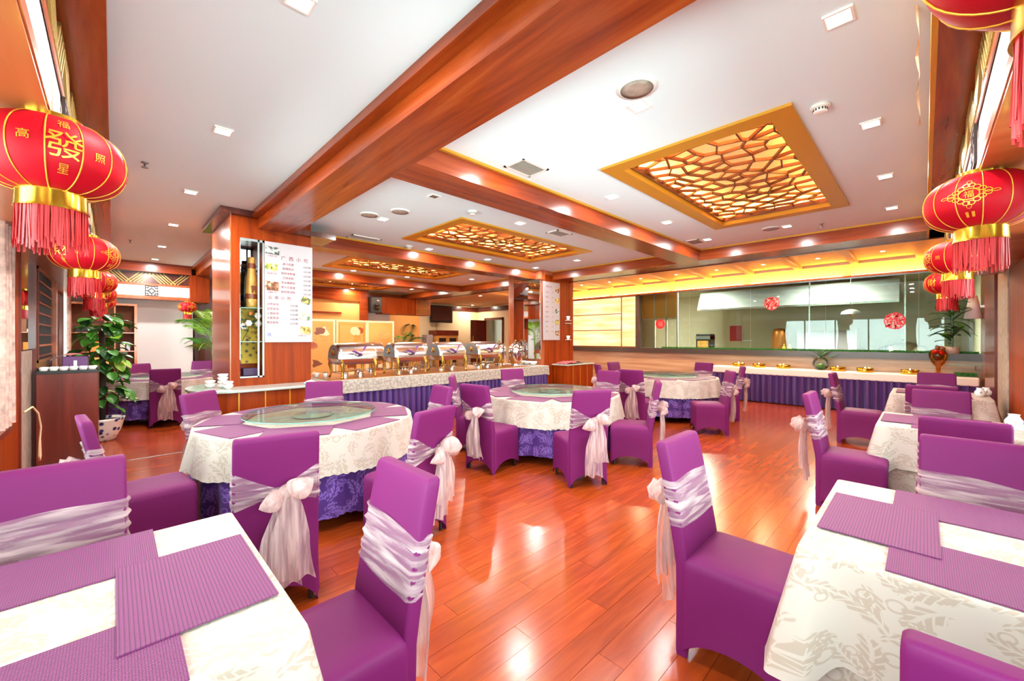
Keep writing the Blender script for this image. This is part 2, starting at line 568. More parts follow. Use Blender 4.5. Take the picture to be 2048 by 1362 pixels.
# ------------------------------------------------------------------ helpers: geometry
class G:
    def __init__(s):
        s.v = []
        s.f = []

    def add(s, verts, faces):
        o = len(s.v)
        s.v.extend(verts)
        s.f.extend([tuple(i + o for i in f) for f in faces])
        return s

    def box(s, x0, x1, y0, y1, z0, z1):
        return s.add([(x0, y0, z0), (x1, y0, z0), (x1, y1, z0), (x0, y1, z0), (x0, y0, z1), (x1, y0, z1), (x1, y1, z1), (x0, y1, z1)],
                     [(3, 2, 1, 0), (4, 5, 6, 7), (0, 1, 5, 4), (1, 2, 6, 5), (2, 3, 7, 6), (3, 0, 4, 7)])

    def cbox(s, c, sx, sy, sz, rz=0.0):
        n = len(s.v)
        s.box(-sx / 2, sx / 2, -sy / 2, sy / 2, -sz / 2, sz / 2)
        co, si = math.cos(rz), math.sin(rz)
        for i in range(n, len(s.v)):
            x, y, z = s.v[i]
            s.v[i] = (c[0] + x * co - y * si, c[1] + x * si + y * co, c[2] + z)
        return s

    def bar(s, p, q, w, h, up=(0, 0, 1)):
        p, q, up = Vector(p), Vector(q), Vector(up)
        d = (q - p)
        if d.length < 1e-6:
            return s
        d.normalize()
        a = d.cross(up)
        if a.length < 1e-4:
            a = d.cross(Vector((1, 0, 0)))
        a.normalize()
        b = a.cross(d)
        vs = []
        for e in (p, q):
            for sa, sb in ((-1, -1), (1, -1), (1, 1), (-1, 1)):
                vs.append(tuple(e + a * (sa * w / 2) + b * (sb * h / 2)))
        return s.add(vs, [(0, 1, 2, 3), (7, 6, 5, 4), (0, 4, 5, 1), (1, 5, 6, 2), (2, 6, 7, 3), (3, 7, 4, 0)])

    def tube(s, pts, r, n=8, cap=True):
        pts = [Vector(p) for p in pts]
        rs = r if isinstance(r, (list, tuple)) else [r] * len(pts)
        prev = None
        vs, fs = [], []
        for i, p in enumerate(pts):
            d = (pts[min(i + 1, len(pts) - 1)] - pts[max(i - 1, 0)]).normalized()
            if prev is None:
                a = d.orthogonal().normalized()
            else:
                a = prev - d * prev.dot(d)
                a = a.normalized() if a.length > 1e-6 else d.orthogonal().normalized()
            prev = a
            b = d.cross(a)
            for k in range(n):
                t = 2 * PI * k / n
                vs.append(tuple(p + (a * math.cos(t) + b * math.sin(t)) * rs[i]))
        for i in range(len(pts) - 1):
            for k in range(n):
                k2 = (k + 1) % n
                fs.append((i * n + k, i * n + k2, (i + 1) * n + k2, (i + 1) * n + k))
        if cap:
            fs.append(tuple(range(n - 1, -1, -1)))
            fs.append(tuple(range((len(pts) - 1) * n, len(pts) * n)))
        return s.add(vs, fs)

    def lathe(s, prof, n=24, cx=0.0, cy=0.0, cap=True):
        vs, fs = [], []
        for r, z in prof:
            for k in range(n):
                t = 2 * PI * k / n
                vs.append((cx + r * math.cos(t), cy + r * math.sin(t), z))
        for i in range(len(prof) - 1):
            for k in range(n):
                k2 = (k + 1) % n
                fs.append((i * n + k, i * n + k2, (i + 1) * n + k2, (i + 1) * n + k))
        if cap:
            if prof[0][0] > 1e-5:
                fs.append(tuple(range(n - 1, -1, -1)))
            if prof[-1][0] > 1e-5:
                fs.append(tuple(range((len(prof) - 1) * n, len(prof) * n)))
        return s.add(vs, fs)

    def grid(s, fn, nu, nv, closeu=False):
        vs, fs = [], []
        cu = nu if closeu else nu + 1
        for j in range(nv + 1):
            for i in range(cu):
                vs.append(tuple(fn(i / nu, j / nv)))
        for j in range(nv):
            for i in range(nu):
                i2 = (i + 1) % cu if closeu else i + 1
                fs.append((j * cu + i, j * cu + i2, (j + 1) * cu + i2, (j + 1) * cu + i))
        return s.add(vs, fs)

    def ball(s, c, rx, ry, rz, nu=14, nv=8, wob=0.0, seed=0):
        rnd = random.Random(seed)
        ph = [rnd.uniform(0, 6.28) for _ in range(4)]

        def fn(u, v):
            a, b = 2 * PI * u, PI * (v - 0.5)
            w = 1 + wob * (math.sin(5 * a + ph[0]) * 0.6 + math.sin(3 * b * 2 + 2 * a + ph[1]) * 0.6 + 0.5 * math.sin(9 * a + ph[2]))
            return (c[0] + rx * math.cos(b) * math.cos(a) * w, c[1] + ry * math.cos(b) * math.sin(a) * w, c[2] + rz * math.sin(b) * w)
        return s.grid(fn, nu, nv, closeu=True)

    def prism(s, poly, z0, z1):
        n = len(poly)
        vs = [(x, y, z0) for x, y in poly] + [(x, y, z1) for x, y in poly]
        fs = [tuple(range(n - 1, -1, -1)), tuple(range(n, 2 * n))]
        fs += [(i, (i + 1) % n, (i + 1) % n + n, i + n) for i in range(n)]
        return s.add(vs, fs)

    def xform(s, mat):
        s.v = [tuple(mat @ Vector(p)) for p in s.v]
        return s

    def mesh(s, name, mat, smooth=False):
        me = bpy.data.meshes.new(name)
        me.from_pydata(s.v, [], s.f)
        if mat:
            me.materials.append(M[mat])
        if smooth:
            me.polygons.foreach_set('use_smooth', [True] * len(me.polygons))
            if smooth == 'auto':
                me.set_sharp_from_angle(angle=math.radians(40))
        me.update()
        return me

    def build(s, name, mat, parent=None, smooth=False, loc=None, rz=0.0, bevel=0.0):
        return put(name, s.mesh(name, mat, smooth), parent, loc, rz, bevel)


def put(name, me, parent=None, loc=None, rz=0.0, bevel=0.0):
    o = bpy.data.objects.new(name, me)
    COL.objects.link(o)
    if parent is not None:
        o.parent = parent
    if loc is not None:
        o.location = loc
    if rz:
        o.rotation_euler = (0, 0, rz)
    if bevel:
        b = o.modifiers.new('bevel', 'BEVEL')
        b.width = bevel
        b.segments = 2
        b.limit_method = 'ANGLE'
    return o


def tag(o, label, cat=None, group=None, kind=None):
    o['label'] = label
    if cat:
        o['category'] = cat
    if group:
        o['group'] = group
    if kind:
        o['kind'] = kind
    return o


def thing(name, label, cat, loc=(0, 0, 0), rz=0.0, group=None, kind=None):
    o = bpy.data.objects.new(name, None)
    o.empty_display_size = 0.05
    COL.objects.link(o)
    o.location = loc
    o.rotation_euler = (0, 0, rz)
    return tag(o, label, cat, group, kind)


def struct(name, g, mat, label=None, parent=None, bevel=0.0, smooth=False):
    o = g.build(name, mat, parent, smooth, bevel=bevel)
    if parent is None:
        o['kind'] = 'structure'
        if label:
            o['label'] = label
    return o


_tcache = {}


def text_geo(s, size):
    """flat outline of a word in the built-in font, centred on the origin, in the XY plane"""
    if s not in _tcache:
        cu = bpy.data.curves.new('glyph', 'FONT')
        cu.body = s
        cu.size = 1.0
        cu.align_x = 'CENTER'
        cu.align_y = 'CENTER'
        cu.resolution_u = 3
        ob = bpy.data.objects.new('glyph', cu)
        COL.objects.link(ob)
        bpy.context.view_layer.update()
        me = ob.evaluated_get(bpy.context.evaluated_depsgraph_get()).to_mesh()
        vs = [tuple(v.co) for v in me.vertices]
        fs = [tuple(p.vertices) for p in me.polygons]
        ob.to_mesh_clear()
        bpy.data.objects.remove(ob)
        bpy.data.curves.remove(cu)
        if vs:
            cx = (min(v[0] for v in vs) + max(v[0] for v in vs)) / 2
            cy = (min(v[1] for v in vs) + max(v[1] for v in vs)) / 2
            vs = [(v[0] - cx, v[1] - cy, 0.0) for v in vs]
        _tcache[s] = (vs, fs)
    vs, fs = _tcache[s]
    return [(v[0] * size, v[1] * size, 0.0) for v in vs], fs
# ================================================================== THE SETTING
ZC = 3.15          # white ceiling
ZB = 2.945         # underside of the beams
XL, YR, XG = -0.68, -0.75, 11.4     # window wall, right wall, kitchen glass wall
XF, YF = 13.4, 16.2

# ---- floor: slab + planks
floor = struct('floor', G().box(XL - 0.2, 15.3, YR - 0.2, 17.0, -0.06, -0.004), 'baseboard_dark', 'red-brown laminate plank floor')


def in_view(x, y, m=0.25):
    dep = x * 0.7009 + y * 0.7133
    rt = x * 0.7133 - y * 0.7009
    return dep > 0.55 and abs(rt) < (1024 / 811 + m) * dep and dep > 0.0


_planks = []
for j in range(int(math.floor(YR / PLANK_W)), int(math.ceil(12.5 / PLANK_W))):
    sh = ((j * 0.377) % 1.0) * PLANK_L
    i0 = int(math.floor((XL + sh) / PLANK_L))
    i1 = int(math.floor((XG + sh) / PLANK_L))
    for i in range(i0, i1 + 1):
        xa, xb = max(i * PLANK_L - sh, XL), min((i + 1) * PLANK_L - sh, XG)
        if xb - xa < 0.03:
            continue
        ya, yb = j * PLANK_W, (j + 1) * PLANK_W
        _planks.append((xa, xb, ya, yb))
_unit = G().box(-0.5, 0.5, -0.5, 0.5, -0.004, 0.0).mesh('plank', 'floor_plank')
_vis = [p for p in _planks if in_view((p[0] + p[1]) / 2, (p[2] + p[3]) / 2)]
_vis.sort(key=lambda p: ((p[0] + p[1]) / 2) * 0.7009 + ((p[2] + p[3]) / 2) * 0.7133)
_near = set(_vis[:290])
_rest = G()
for p in _planks:
    xa, xb, ya, yb = p
    if p in _near:
        o = put('plank', _unit, floor, ((xa + xb) / 2, (ya + yb) / 2, 0))
        o.scale = (xb - xa - 0.0022, yb - ya - 0.0018, 1)
    else:
        _rest.box(xa + 0.0011, xb - 0.0011, ya + 0.0009, yb - 0.0009, -0.004, 0.0)
_rest.box(XL, XF, 12.512, YF, -0.004, 0.0)
_rest.box(XG, XF, 11.0, 12.512, -0.004, 0.0)
_o = _rest.build('plank_field', 'floor_plank', floor)
_o['kind'] = 'stuff'
struct('trim_1', G().box(-0.13, 0.66, 6.82, 6.85, 0.0, 0.004), 'steel_dull', 'metal threshold strip across the floor')

# ---- ceiling with openings for the lattice coffers
COFFERS = [(0.66, 2.20), (4.43, 6.02), (8.05, 9.60), (11.55, 13.1)]
CX0, CX1 = 3.39, 6.46
g = G()
g.box(-0.03, CX0, -0.08, YF, ZC, ZC + 0.05).box(CX1, 7.85, -0.08, YF, ZC, ZC + 0.05)
_y = -0.08
for a, b in COFFERS:
    g.box(CX0, CX1, _y, a, ZC, ZC + 0.05)
    _y = b
g.box(CX0, CX1, _y, YF, ZC, ZC + 0.05)
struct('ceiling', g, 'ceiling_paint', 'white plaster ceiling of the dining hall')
struct('ceiling.001', G().box(8.40, XF, YR - 0.1, YF, 3.12, 3.18), 'cove_wall', 'pale ceiling recess along the kitchen glass, glowing amber')

# ---- beams
b1 = struct('trim_2', G().box(1.365, 1.78, YR, 12.2, ZB, ZC), 'wood_beam', 'long veneered ceiling beam running from the camera to the menu pillar')
struct('edge_board', G().box(1.285, 1.37, YR, 12.2, 3.08, ZC), 'wood_beam', parent=b1)
for k, y0 in enumerate((2.944, 6.70, 10.2, 13.9)):
    b = struct('trim_%d' % (3 + k), G().box(1.78, 7.8, y0, y0 + 0.415, ZB, ZC), 'wood_beam_x',
               ['ceiling cross beam nearest the camera', 'ceiling cross beam joining both pillars', 'ceiling cross beam behind the buffet', 'farthest ceiling cross beam'][k])
    struct('gold_edge', G().box(1.78, 7.8, y0 - 0.03, y0, 3.125, ZC).box(1.78, 7.8, y0 + 0.415, y0 + 0.445, 3.125, ZC), 'gold_paint', parent=b)
b2 = struct('trim_7', G().box(7.8, 8.45, YR, 13.9, ZB, ZC), 'wood_beam', 'wide ceiling beam along the kitchen side')
struct('gold_edge', G().box(7.775, 7.8, -0.1, 13.9, 3.125, ZC), 'gold_paint', parent=b2)
struct('soffit_lip', G().box(8.43, 8.47, YR, 13.9, ZB - 0.012, 3.13), 'wood_dark', parent=b2)
# ribs of the amber recess
ribs = struct('trim_8', G().box(8.45, 8.5, YR, 11.0, 3.02, 3.12), 'wood_soffit', 'amber recess edge board with cross ribs')
_rib = G().box(8.5, XG - 0.25, -0.06, 0.06, 3.05, 3.12).mesh('rib', 'cove_wall')
_cross = G().box(XG - 0.27, XG - 0.17, YR, 11.0, 3.06, 3.12)
for k in range(12):
    put('rib', _rib, ribs, (0, 0.06 + 0.97 * k, 0))
_cross.build('rib_rail', 'cove_wall', ribs)

# ---- pillar cap boards on the ceiling
struct('trim_9', G().box(0.945, 1.29, 6.12, 7.58, 3.08, ZC).box(1.78, 2.35, 6.12, 7.58, 2.95, 3.02), 'wood_dark', 'dark cap board around the menu pillar head')


# ---- friezes: gold lattice band over a white lit panel
def frieze(name, label, org, dirv, nrm, length, orn, slat_to=99.0, mirror=1):
    org, dirv, nrm = Vector(org), Vector(dirv), Vector(nrm)

    def fb(g, s0, s1, d0, d1, z0, z1):
        pts = []
        for z in (z0, z1):
            for s, d in ((s0, d0), (s1, d0), (s1, d1), (s0, d1)):
                p = org + dirv * s + nrm * d
                pts.append((p.x, p.y, z))
        g.add(pts, [(3, 2, 1, 0), (4, 5, 6, 7), (0, 1, 5, 4), (1, 2, 6, 5), (2, 3, 7, 6), (3, 0, 4, 7)])
        return g
    root = struct(name, fb(G(), 0, length, -0.30, 0.0, 2.69, ZC), 'wood_dark', label)
    fb(G(), 0, length, 0.0, 0.155, ZB, ZC).build('crown_board', 'wood_beam' if abs(dirv.y) > 0.5 else 'wood_beam_x', root)
    fb(G(), 0, length, 0.0, 0.005, 2.66, 2.705).build('rail', 'wood_soffit', root)
    fb(G(), 0, length, 0.0, 0.005, 2.375, 2.43).build('rail', 'wood_soffit', root)
    fb(G(), 0, length, -0.30, -0.004, 2.43, 2.69).build('white_panel', 'white_paint', root)
    fb(G(), 0, length, -0.55, 0.0, 2.36, 2.40).build('soffit_board', 'wood_soffit', root)
    # gold chevron slats
    slat = bpy.data.meshes.get('slat') or G().box(-0.155, 0.155, -0.004, 0.006, -0.009, 0.009).mesh('slat', 'gold_lattice')
    s = 0.1
    k = 0
    ang = math.atan2(dirv.y, dirv.x)
    while s < min(length - 0.1, slat_to):
        o = put('slat', slat, root, org + dirv * s + nrm * 0.004 + Vector((0, 0, 2.822)))
        up = 1 if (k // 5) % 2 == 0 else -1
        o.rotation_euler = (Matrix.Rotation(ang, 3, 'Z') @ Matrix.Rotation(up * 0.80, 3, 'Y')).to_euler()
        s += 0.062 if (k + 1) % 5 else 0.12
        k += 1
    # square ornaments set in the white panel
    for s in orn:
        gg = G()

        def ob(a0, b0, a1, b1):
            p = org + dirv * (s + a0) + nrm * 0.008
            q = org + dirv * (s + a1) + nrm * 0.008
            gg.bar((p.x, p.y, 2.5475 + b0), (q.x, q.y, 2.5475 + b1), 0.012, 0.012, up=tuple(nrm))
        h = 0.105
        for e in (-h, h):
            ob(-h, e, h, e)
            ob(e, -h, e, h)
        for sx in (-1, 1):
            for sy in (-1, 1):
                ob(sx * h, sy * 0.06, sx * 0.055, sy * 0.06)
                ob(sx * 0.055, sy * 0.06, sx * 0.055, sy * h)
            ob(sx * h, 0, sx * 0.06, 0)
            ob(0, sx * h, 0, sx * 0.06)
        c = [(0.06, 0), (0.03, 0.03), (0, 0.06), (-0.03, 0.03), (-0.06, 0), (-0.03, -0.03), (0, -0.06), (0.03, -0.03)]
        for i in range(8):
            ob(c[i][0], c[i][1], c[(i + 1) % 8][0], c[(i + 1) % 8][1])
        gg.build('window_ornament', 'screen_lattice', root)
    return root


frieze('trim_10', 'frieze with gold lattice above the left windows', (-0.178, YR, 0), (0, 1, 0), (1, 0, 0), 12.75, [2.2 + 1.55 * i for i in range(7)])
frieze('trim_11', 'frieze with gold lattice above the right windows', (XL, -0.20, 0), (1, 0, 0), (0, 1, 0), 9.15, [1.0 + 1.55 * i for i in range(5)])
fr = bpy.data.objects['trim_11']
struct('gold_edge', G().box(-0.03, 8.4, -0.045, -0.022, ZB - 0.004, ZC), 'gold_paint', parent=fr)
frieze('trim_12', 'frieze with gold lattice over the far white wall', (-0.178, 12.0, 0), (1, 0, 0), (0, -1, 0), 1.46, [0.78])
struct('trim_13', G().box(1.26, 1.62, 11.85, 12.4, 2.33, ZB), 'wood_panel', 'veneered block ending the long beam at the far wall')


# ---- windows
def window(name, label, org, dirv, nrm, length, nm, z0=0.8, z1=2.38):
    org, dirv, nrm = Vector(org), Vector(dirv), Vector(nrm)

    def fb(g, s0, s1, d0, d1, za, zb):
        pts = []
        for z in (za, zb):
            for s, d in ((s0, d0), (s1, d0), (s1, d1), (s0, d1)):
                p = org + dirv * s + nrm * d
                pts.append((p.x, p.y, z))
        return g.add(pts, [(3, 2, 1, 0), (4, 5, 6, 7), (0, 1, 5, 4), (1, 2, 6, 5), (2, 3, 7, 6), (3, 0, 4, 7)])
    g = G()
    fb(g, 0, length, -0.12, -0.04, z0, z0 + 0.06)
    fb(g, 0, length, -0.12, -0.04, z1 - 0.06, z1)
    root = struct(name, g, 'wood_dark', label)
    fb(G(), 0, length, -0.12, 0.10, z0 - 0.04, z0).build('window_sill', 'wood_mahogany', root)
    for k in range(nm + 1):
        s = k * (length - 0.05) / nm
        fb(G(), s, s + 0.05, -0.12, -0.04, z0, z1).build('mullion', 'wood_dark', root)
    for k in range(nm):
        a = k * (length - 0.05) / nm + 0.05
        b = (k + 1) * (length - 0.05) / nm
        fb(G(), a, b, -0.085, -0.080, z0 + 0.06, z1 - 0.06).build('pane', 'clear_glass', root)
    return root


window('window_1', 'long window beside the left tables', (XL, YR + 0.15, 0), (0, 1, 0), (1, 0, 0), 5.8, 5)
window('window_2', 'long window beside the right tables', (XL + 0.15, YR, 0), (1, 0, 0), (0, 1, 0), 6.25, 5)
window('window_3', 'bright window at the far left end', (XL, 10.3, 0), (0, 1, 0), (1, 0, 0), 1.9, 2)

# ---- left wall
wl = struct('wall_left', G().box(XL - 0.2, XL, YR - 0.2, 5.2, -0.02, 0.76).box(XL - 0.2, XL, YR - 0.2, YR + 0.15, 0.76, 2.4)
            .box(XL - 0.2, XL, 7.3, 10.3, -0.02, 2.4).box(XL - 0.2, XL, 10.3, 12.2, -0.02, 0.76).box(XL - 0.2, XL, 12.2, 12.9, -0.02, 2.4), 'wood_dark', 'dark wood wall along the left windows')
struct('wood_panel', G().box(XL - 0.2, XL + 0.02, 5.2, 6.2, -0.02, 2.4), 'wood_panel', parent=wl)
struct('stone_panel', G().box(XL - 0.2, XL + 0.005, 6.2, 7.3, -0.02, 1.36), 'stone_grey', parent=wl)
struct('mirror_panel', G().box(XL - 0.2, XL + 0.005, 6.2, 7.3, 1.375, 2.4), 'mirror', parent=wl)
for k in range(3):
    struct('edge_post', G().box(XL, XL + 0.035, (6.18, 7.27, 9.0)[k], (6.22, 7.32, 9.7)[k], -0.02, 2.38), 'wood_mahogany', parent=wl)
# radiator slats under the left window
_sl = G().box(XL, XL + 0.018, -0.02, 0.02, 0.02, 0.72).mesh('slat_upright', 'wood_mahogany')
for k in range(26):
    put('slat_upright', _sl, wl, (0, 3.2 + 0.1 * k, 0))
# dark lattice screen above the waiter station
lat = thing('lattice_screen', 'dark wooden lattice screen on the left wall above the waiter station', 'lattice screen', (XL + 0.03, 7.40, 1.2))
G().box(-0.012, 0.012, 0, 1.46, 0, 0.035).box(-0.012, 0.012, 0, 1.46, 1.13, 1.165).box(-0.012, 0.012, 0, 0.035, 0, 1.165).box(-0.012, 0.012, 1.425, 1.46, 0, 1.165).build('frame', 'wood_mahogany', lat)
_hb = G().box(-0.014, 0.014, 0.03, 1.43, -0.012, 0.012).mesh('crossbar', 'wood_mahogany')
_vb = G().box(-0.008, 0.008, -0.008, 0.008, 0.03, 1.14).mesh('upright', 'screen_lattice')
for k in range(9):
    put('crossbar', _hb, lat, (0.004, 0, 0.13 * (k + 0.6)))
for k in range(11):
    put('upright', _vb, lat, (0, 0.07 + 0.132 * k, 0))

# ---- right wall
wr = struct('wall_right', G().box(XL - 0.2, 5.75, YR - 0.2, YR, -0.02, 0.76).box(XL - 0.2, XL + 0.15, YR - 0.2, YR, 0.76, 2.4).box(5.72, 8.0, YR - 0.2, YR + 0.01, -0.02, 2.4), 'wood_panel', 'orange wood wall along the right windows')
struct('stone_panel', G().box(8.0, 9.0, YR - 0.2, YR + 0.02, -0.02, 2.4), 'stone_grey', parent=wr)
struct('dark_panel', G().box(9.0, 10.3, YR - 0.2, YR + 0.05, -0.02, 2.9), 'wood_mahogany', parent=wr)
struct('gloss_panel', G().box(10.3, XG + 0.1, YR - 0.2, YR + 0.02, -0.02, 3.12), 'wood_rose', parent=wr)
struct('wall_panel_upper', G().box(8.0, 10.3, YR - 0.2, YR, 2.4, 3.12), 'wood_soffit', parent=wr)

# ---- kitchen wall (X = 11.4)
wk = struct('wall_kitchen', G().box(XG, XG + 0.15, YR, 11.0, -0.02, 1.07), 'travertine', 'pale travertine wall below the kitchen glass')
struct('baseboard', G().box(XG - 0.02, XG, YR, 11.0, 0.0, 0.12), 'baseboard_dark', parent=wk)
struct('granite_ledge', G().box(XG - 0.10, XG + 0.2, YR, 11.0, 1.07, 1.205), 'granite', parent=wk)
struct('upper_band', G().box(XG, XG + 0.15, YR, 11.0, 2.84, 3.14), 'cove_wall', parent=wk)
struct('light_ledge', G().box(XG - 0.13, XG + 0.15, YR, 11.0, 2.80, 2.84), 'wood_soffit', parent=wk)
struct('onyx_surround', G().box(XG + 0.02, XG + 0.15, 6.08, 11.0, 1.2, 2.81), 'wood_soffit', parent=wk)
struct('onyx_pilaster', G().box(XG - 0.03, XG + 0.1, 6.06, 6.18, 1.2, 2.81), 'granite', parent=wk)
struct('wall_end', G().box(XG, XF, 10.9, 11.0, -0.02, 3.12), 'cream_wall', parent=wk)
for k in range(6):
    y0 = -0.7 + 1.95 * k
    s = G().box(XG - 0.10, XG - 0.055, y0, y0 + 1.80, 2.842, 2.852).build('cove_light', 'cove_strip', wk)
for r in range(3):
    o = G().box(XG - 0.015, XG + 0.03, 6.72, 10.8, 1.24 + 0.52 * r, 1.735 + 0.52 * r).build('onyx_panel', 'onyx_light', wk)
G().box(XG - 0.015, XG + 0.03, 6.22, 6.66, 1.24, 2.775).build('onyx_panel', 'onyx_light', wk)
wg = struct('window_4', G().box(XG + 0.02, XG + 0.06, YR, 6.08, 1.2, 1.215).box(XG + 0.02, XG + 0.06, YR, 6.08, 2.79, 2.81), 'steel_dull', 'long glass wall between dining hall and kitchen')
_j = [YR + 0.02, 0.08, 1.56, 3.07, 4.59, 6.06]
for a, b in zip(_j, _j[1:]):
    G().box(XG + 0.035, XG + 0.041, a + 0.003, b - 0.003, 1.215, 2.79).build('pane', 'kitchen_glass', wg)
for y in (0.28, 1.87):
    G().box(XG + 0.08, XG + 0.105, y - 0.012, y + 0.012, 1.2, 2.8).build('steel_post', 'steel', wg)

# ---- kitchen room
KX = 14.6
struct('wall_kitchen_back', G().box(KX, KX + 0.1, YR, 8.0, 0, 3.0), 'kitchen_tile', 'pale tiled wall at the back of the kitchen')
struct('wall_kitchen_side', G().box(XG + 0.15, KX, 7.9, 8.0, 0, 3.0).box(XG + 0.15, KX, YR - 0.1, YR, 0, 3.0), 'kitchen_wall', 'greenish side walls of the kitchen')
struct('ceiling.002', G().box(XG + 0.15, KX + 0.1, YR, 8.0, 2.95, 3.0), 'kitchen_wall', 'kitchen ceiling')
struct('floor.001', G().box(XG + 0.15, KX, YR, 8.0, 0.0, 0.01), 'kitchen_tile', 'kitchen floor')
for k, y in enumerate((1.6, 4.6)):
    t = thing('kitchen_ceiling_light', 'square lit panel on the kitchen ceiling, ' + ('nearer the right wall' if k == 0 else 'nearer the onyx panels'), 'ceiling light', (12.05, y, 2.93))
    G().box(-0.31, 0.31, -0.31, 0.31, 0.0, 0.02).build('frame', 'white_plastic', t)
    G().box(-0.28, 0.28, -0.28, 0.28, -0.006, 0.0).build('diffuser', 'lamp_white', t)
    area_lamp('kitchen_lamp', (0, 0, -0.02), (0, 0, 0), 0.55, 0.55, 250, (1, 0.93, 0.78)).parent = t

# ---- far walls
wf = struct('wall_far', G().box(6.3, XF + 0.2, YF, YF + 0.2, 0, 3.2), 'cream_wall', 'cream wall with the television at the far end')
struct('crown_board', G().box(6.3, XF, YF - 0.05, YF, 2.84, 3.05).box(XF - 0.05, XF, 11.0, YF, 2.84, 3.05), 'wood_dark', parent=wf)
wx = struct('wall_far_right', G().box(XF, XF + 0.2, 11.0, 14.3, 0, 3.2).box(XF, XF + 0.2, 15.5, YF, 0, 3.2).box(XF, XF + 0.2, 14.3, 15.5, 2.4, 3.2), 'cream_wall', 'cream side wall with the far doorway')
wa = struct('wall_amber', G().box(1.9, 6.3, 13.6, 13.8, 0, 3.2).box(6.2, 6.3, 13.6, YF, 0, 3.2), 'amber_wall', 'amber wall behind the folding screen')
struct('frame_board', G().box(1.9, 6.3, 13.54, 13.6, 2.75, 3.15).box(6.02, 6.3, 13.52, 13.6, 0, 3.15).box(1.9, 5.4, 13.57, 13.6, 2.30, 2.36), 'wood_beam_x', parent=wa)
ww = struct('wall_back', G().box(XL, 1.41, 12.5, 12.6, 0, 2.5), 'white_paint', 'plain white wall at the end of the left aisle')
struct('wall_side', G().box(1.38, 2.3, 12.7, 12.9, 0, 3.15).box(1.38, 1.42, 12.5, 12.7, 0, 2.5), 'wood_dark', 'dark wood wall behind the tall palm')
# far doorway with its open leaf
d1 = struct('door_1', G().box(XF - 0.04, XF, 14.2, 14.3, 0, 2.5).box(XF - 0.04, XF, 15.5, 15.6, 0, 2.5).box(XF - 0.04, XF, 14.2, 15.6, 2.4, 2.5), 'wood_dark', 'dark framed doorway in the far side wall')
G().box(XF - 1.0, XF - 0.02, 15.46, 15.5, 0.01, 2.38).build('door_leaf', 'wood_mahogany', d1)
G().box(XF - 0.9, XF - 0.87, 15.43, 15.46, 0.9, 1.6).build('handle', 'gold_metal', d1)
struct('wall_corridor', G().box(15.0, 15.1, 13.0, 16.8, 0, 3.0).box(XF + 0.2, 15.0, 16.7, 16.8, 0, 3.0).box(XF + 0.2, 15.0, 13.0, 13.1, 0, 3.0).box(XF, 15.1, 13.0, 16.8, 2.9, 3.0), 'kitchen_wall', 'corridor seen through the far doorway')
# outer shell over the whole hall keeps daylight to the windows
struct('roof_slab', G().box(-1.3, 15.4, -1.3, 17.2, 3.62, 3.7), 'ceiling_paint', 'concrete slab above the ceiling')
struct('wall_shell', G().box(XL - 0.3, XL - 0.2, 12.9, 17.0, 0, 3.62).box(-1.3, XF + 0.2, YF + 0.2, YF + 0.3, 0, 3.62).box(-0.98, -0.5, -1.3, 17.0, 2.41, 3.62).box(-1.3, 8.5, -1.3, -0.52, 2.41, 3.62)
       .box(8.5, 15.4, -1.0, -0.95, 0, 3.62).box(15.2, 15.3, -1.0, 17.0, 0, 3.62).box(XL - 0.2, 1.9, 12.9, 13.0, 0, 3.62).box(1.9, 2.0, 12.9, 13.6, 0, 3.62), 'wood_dark', 'outer wall shell')
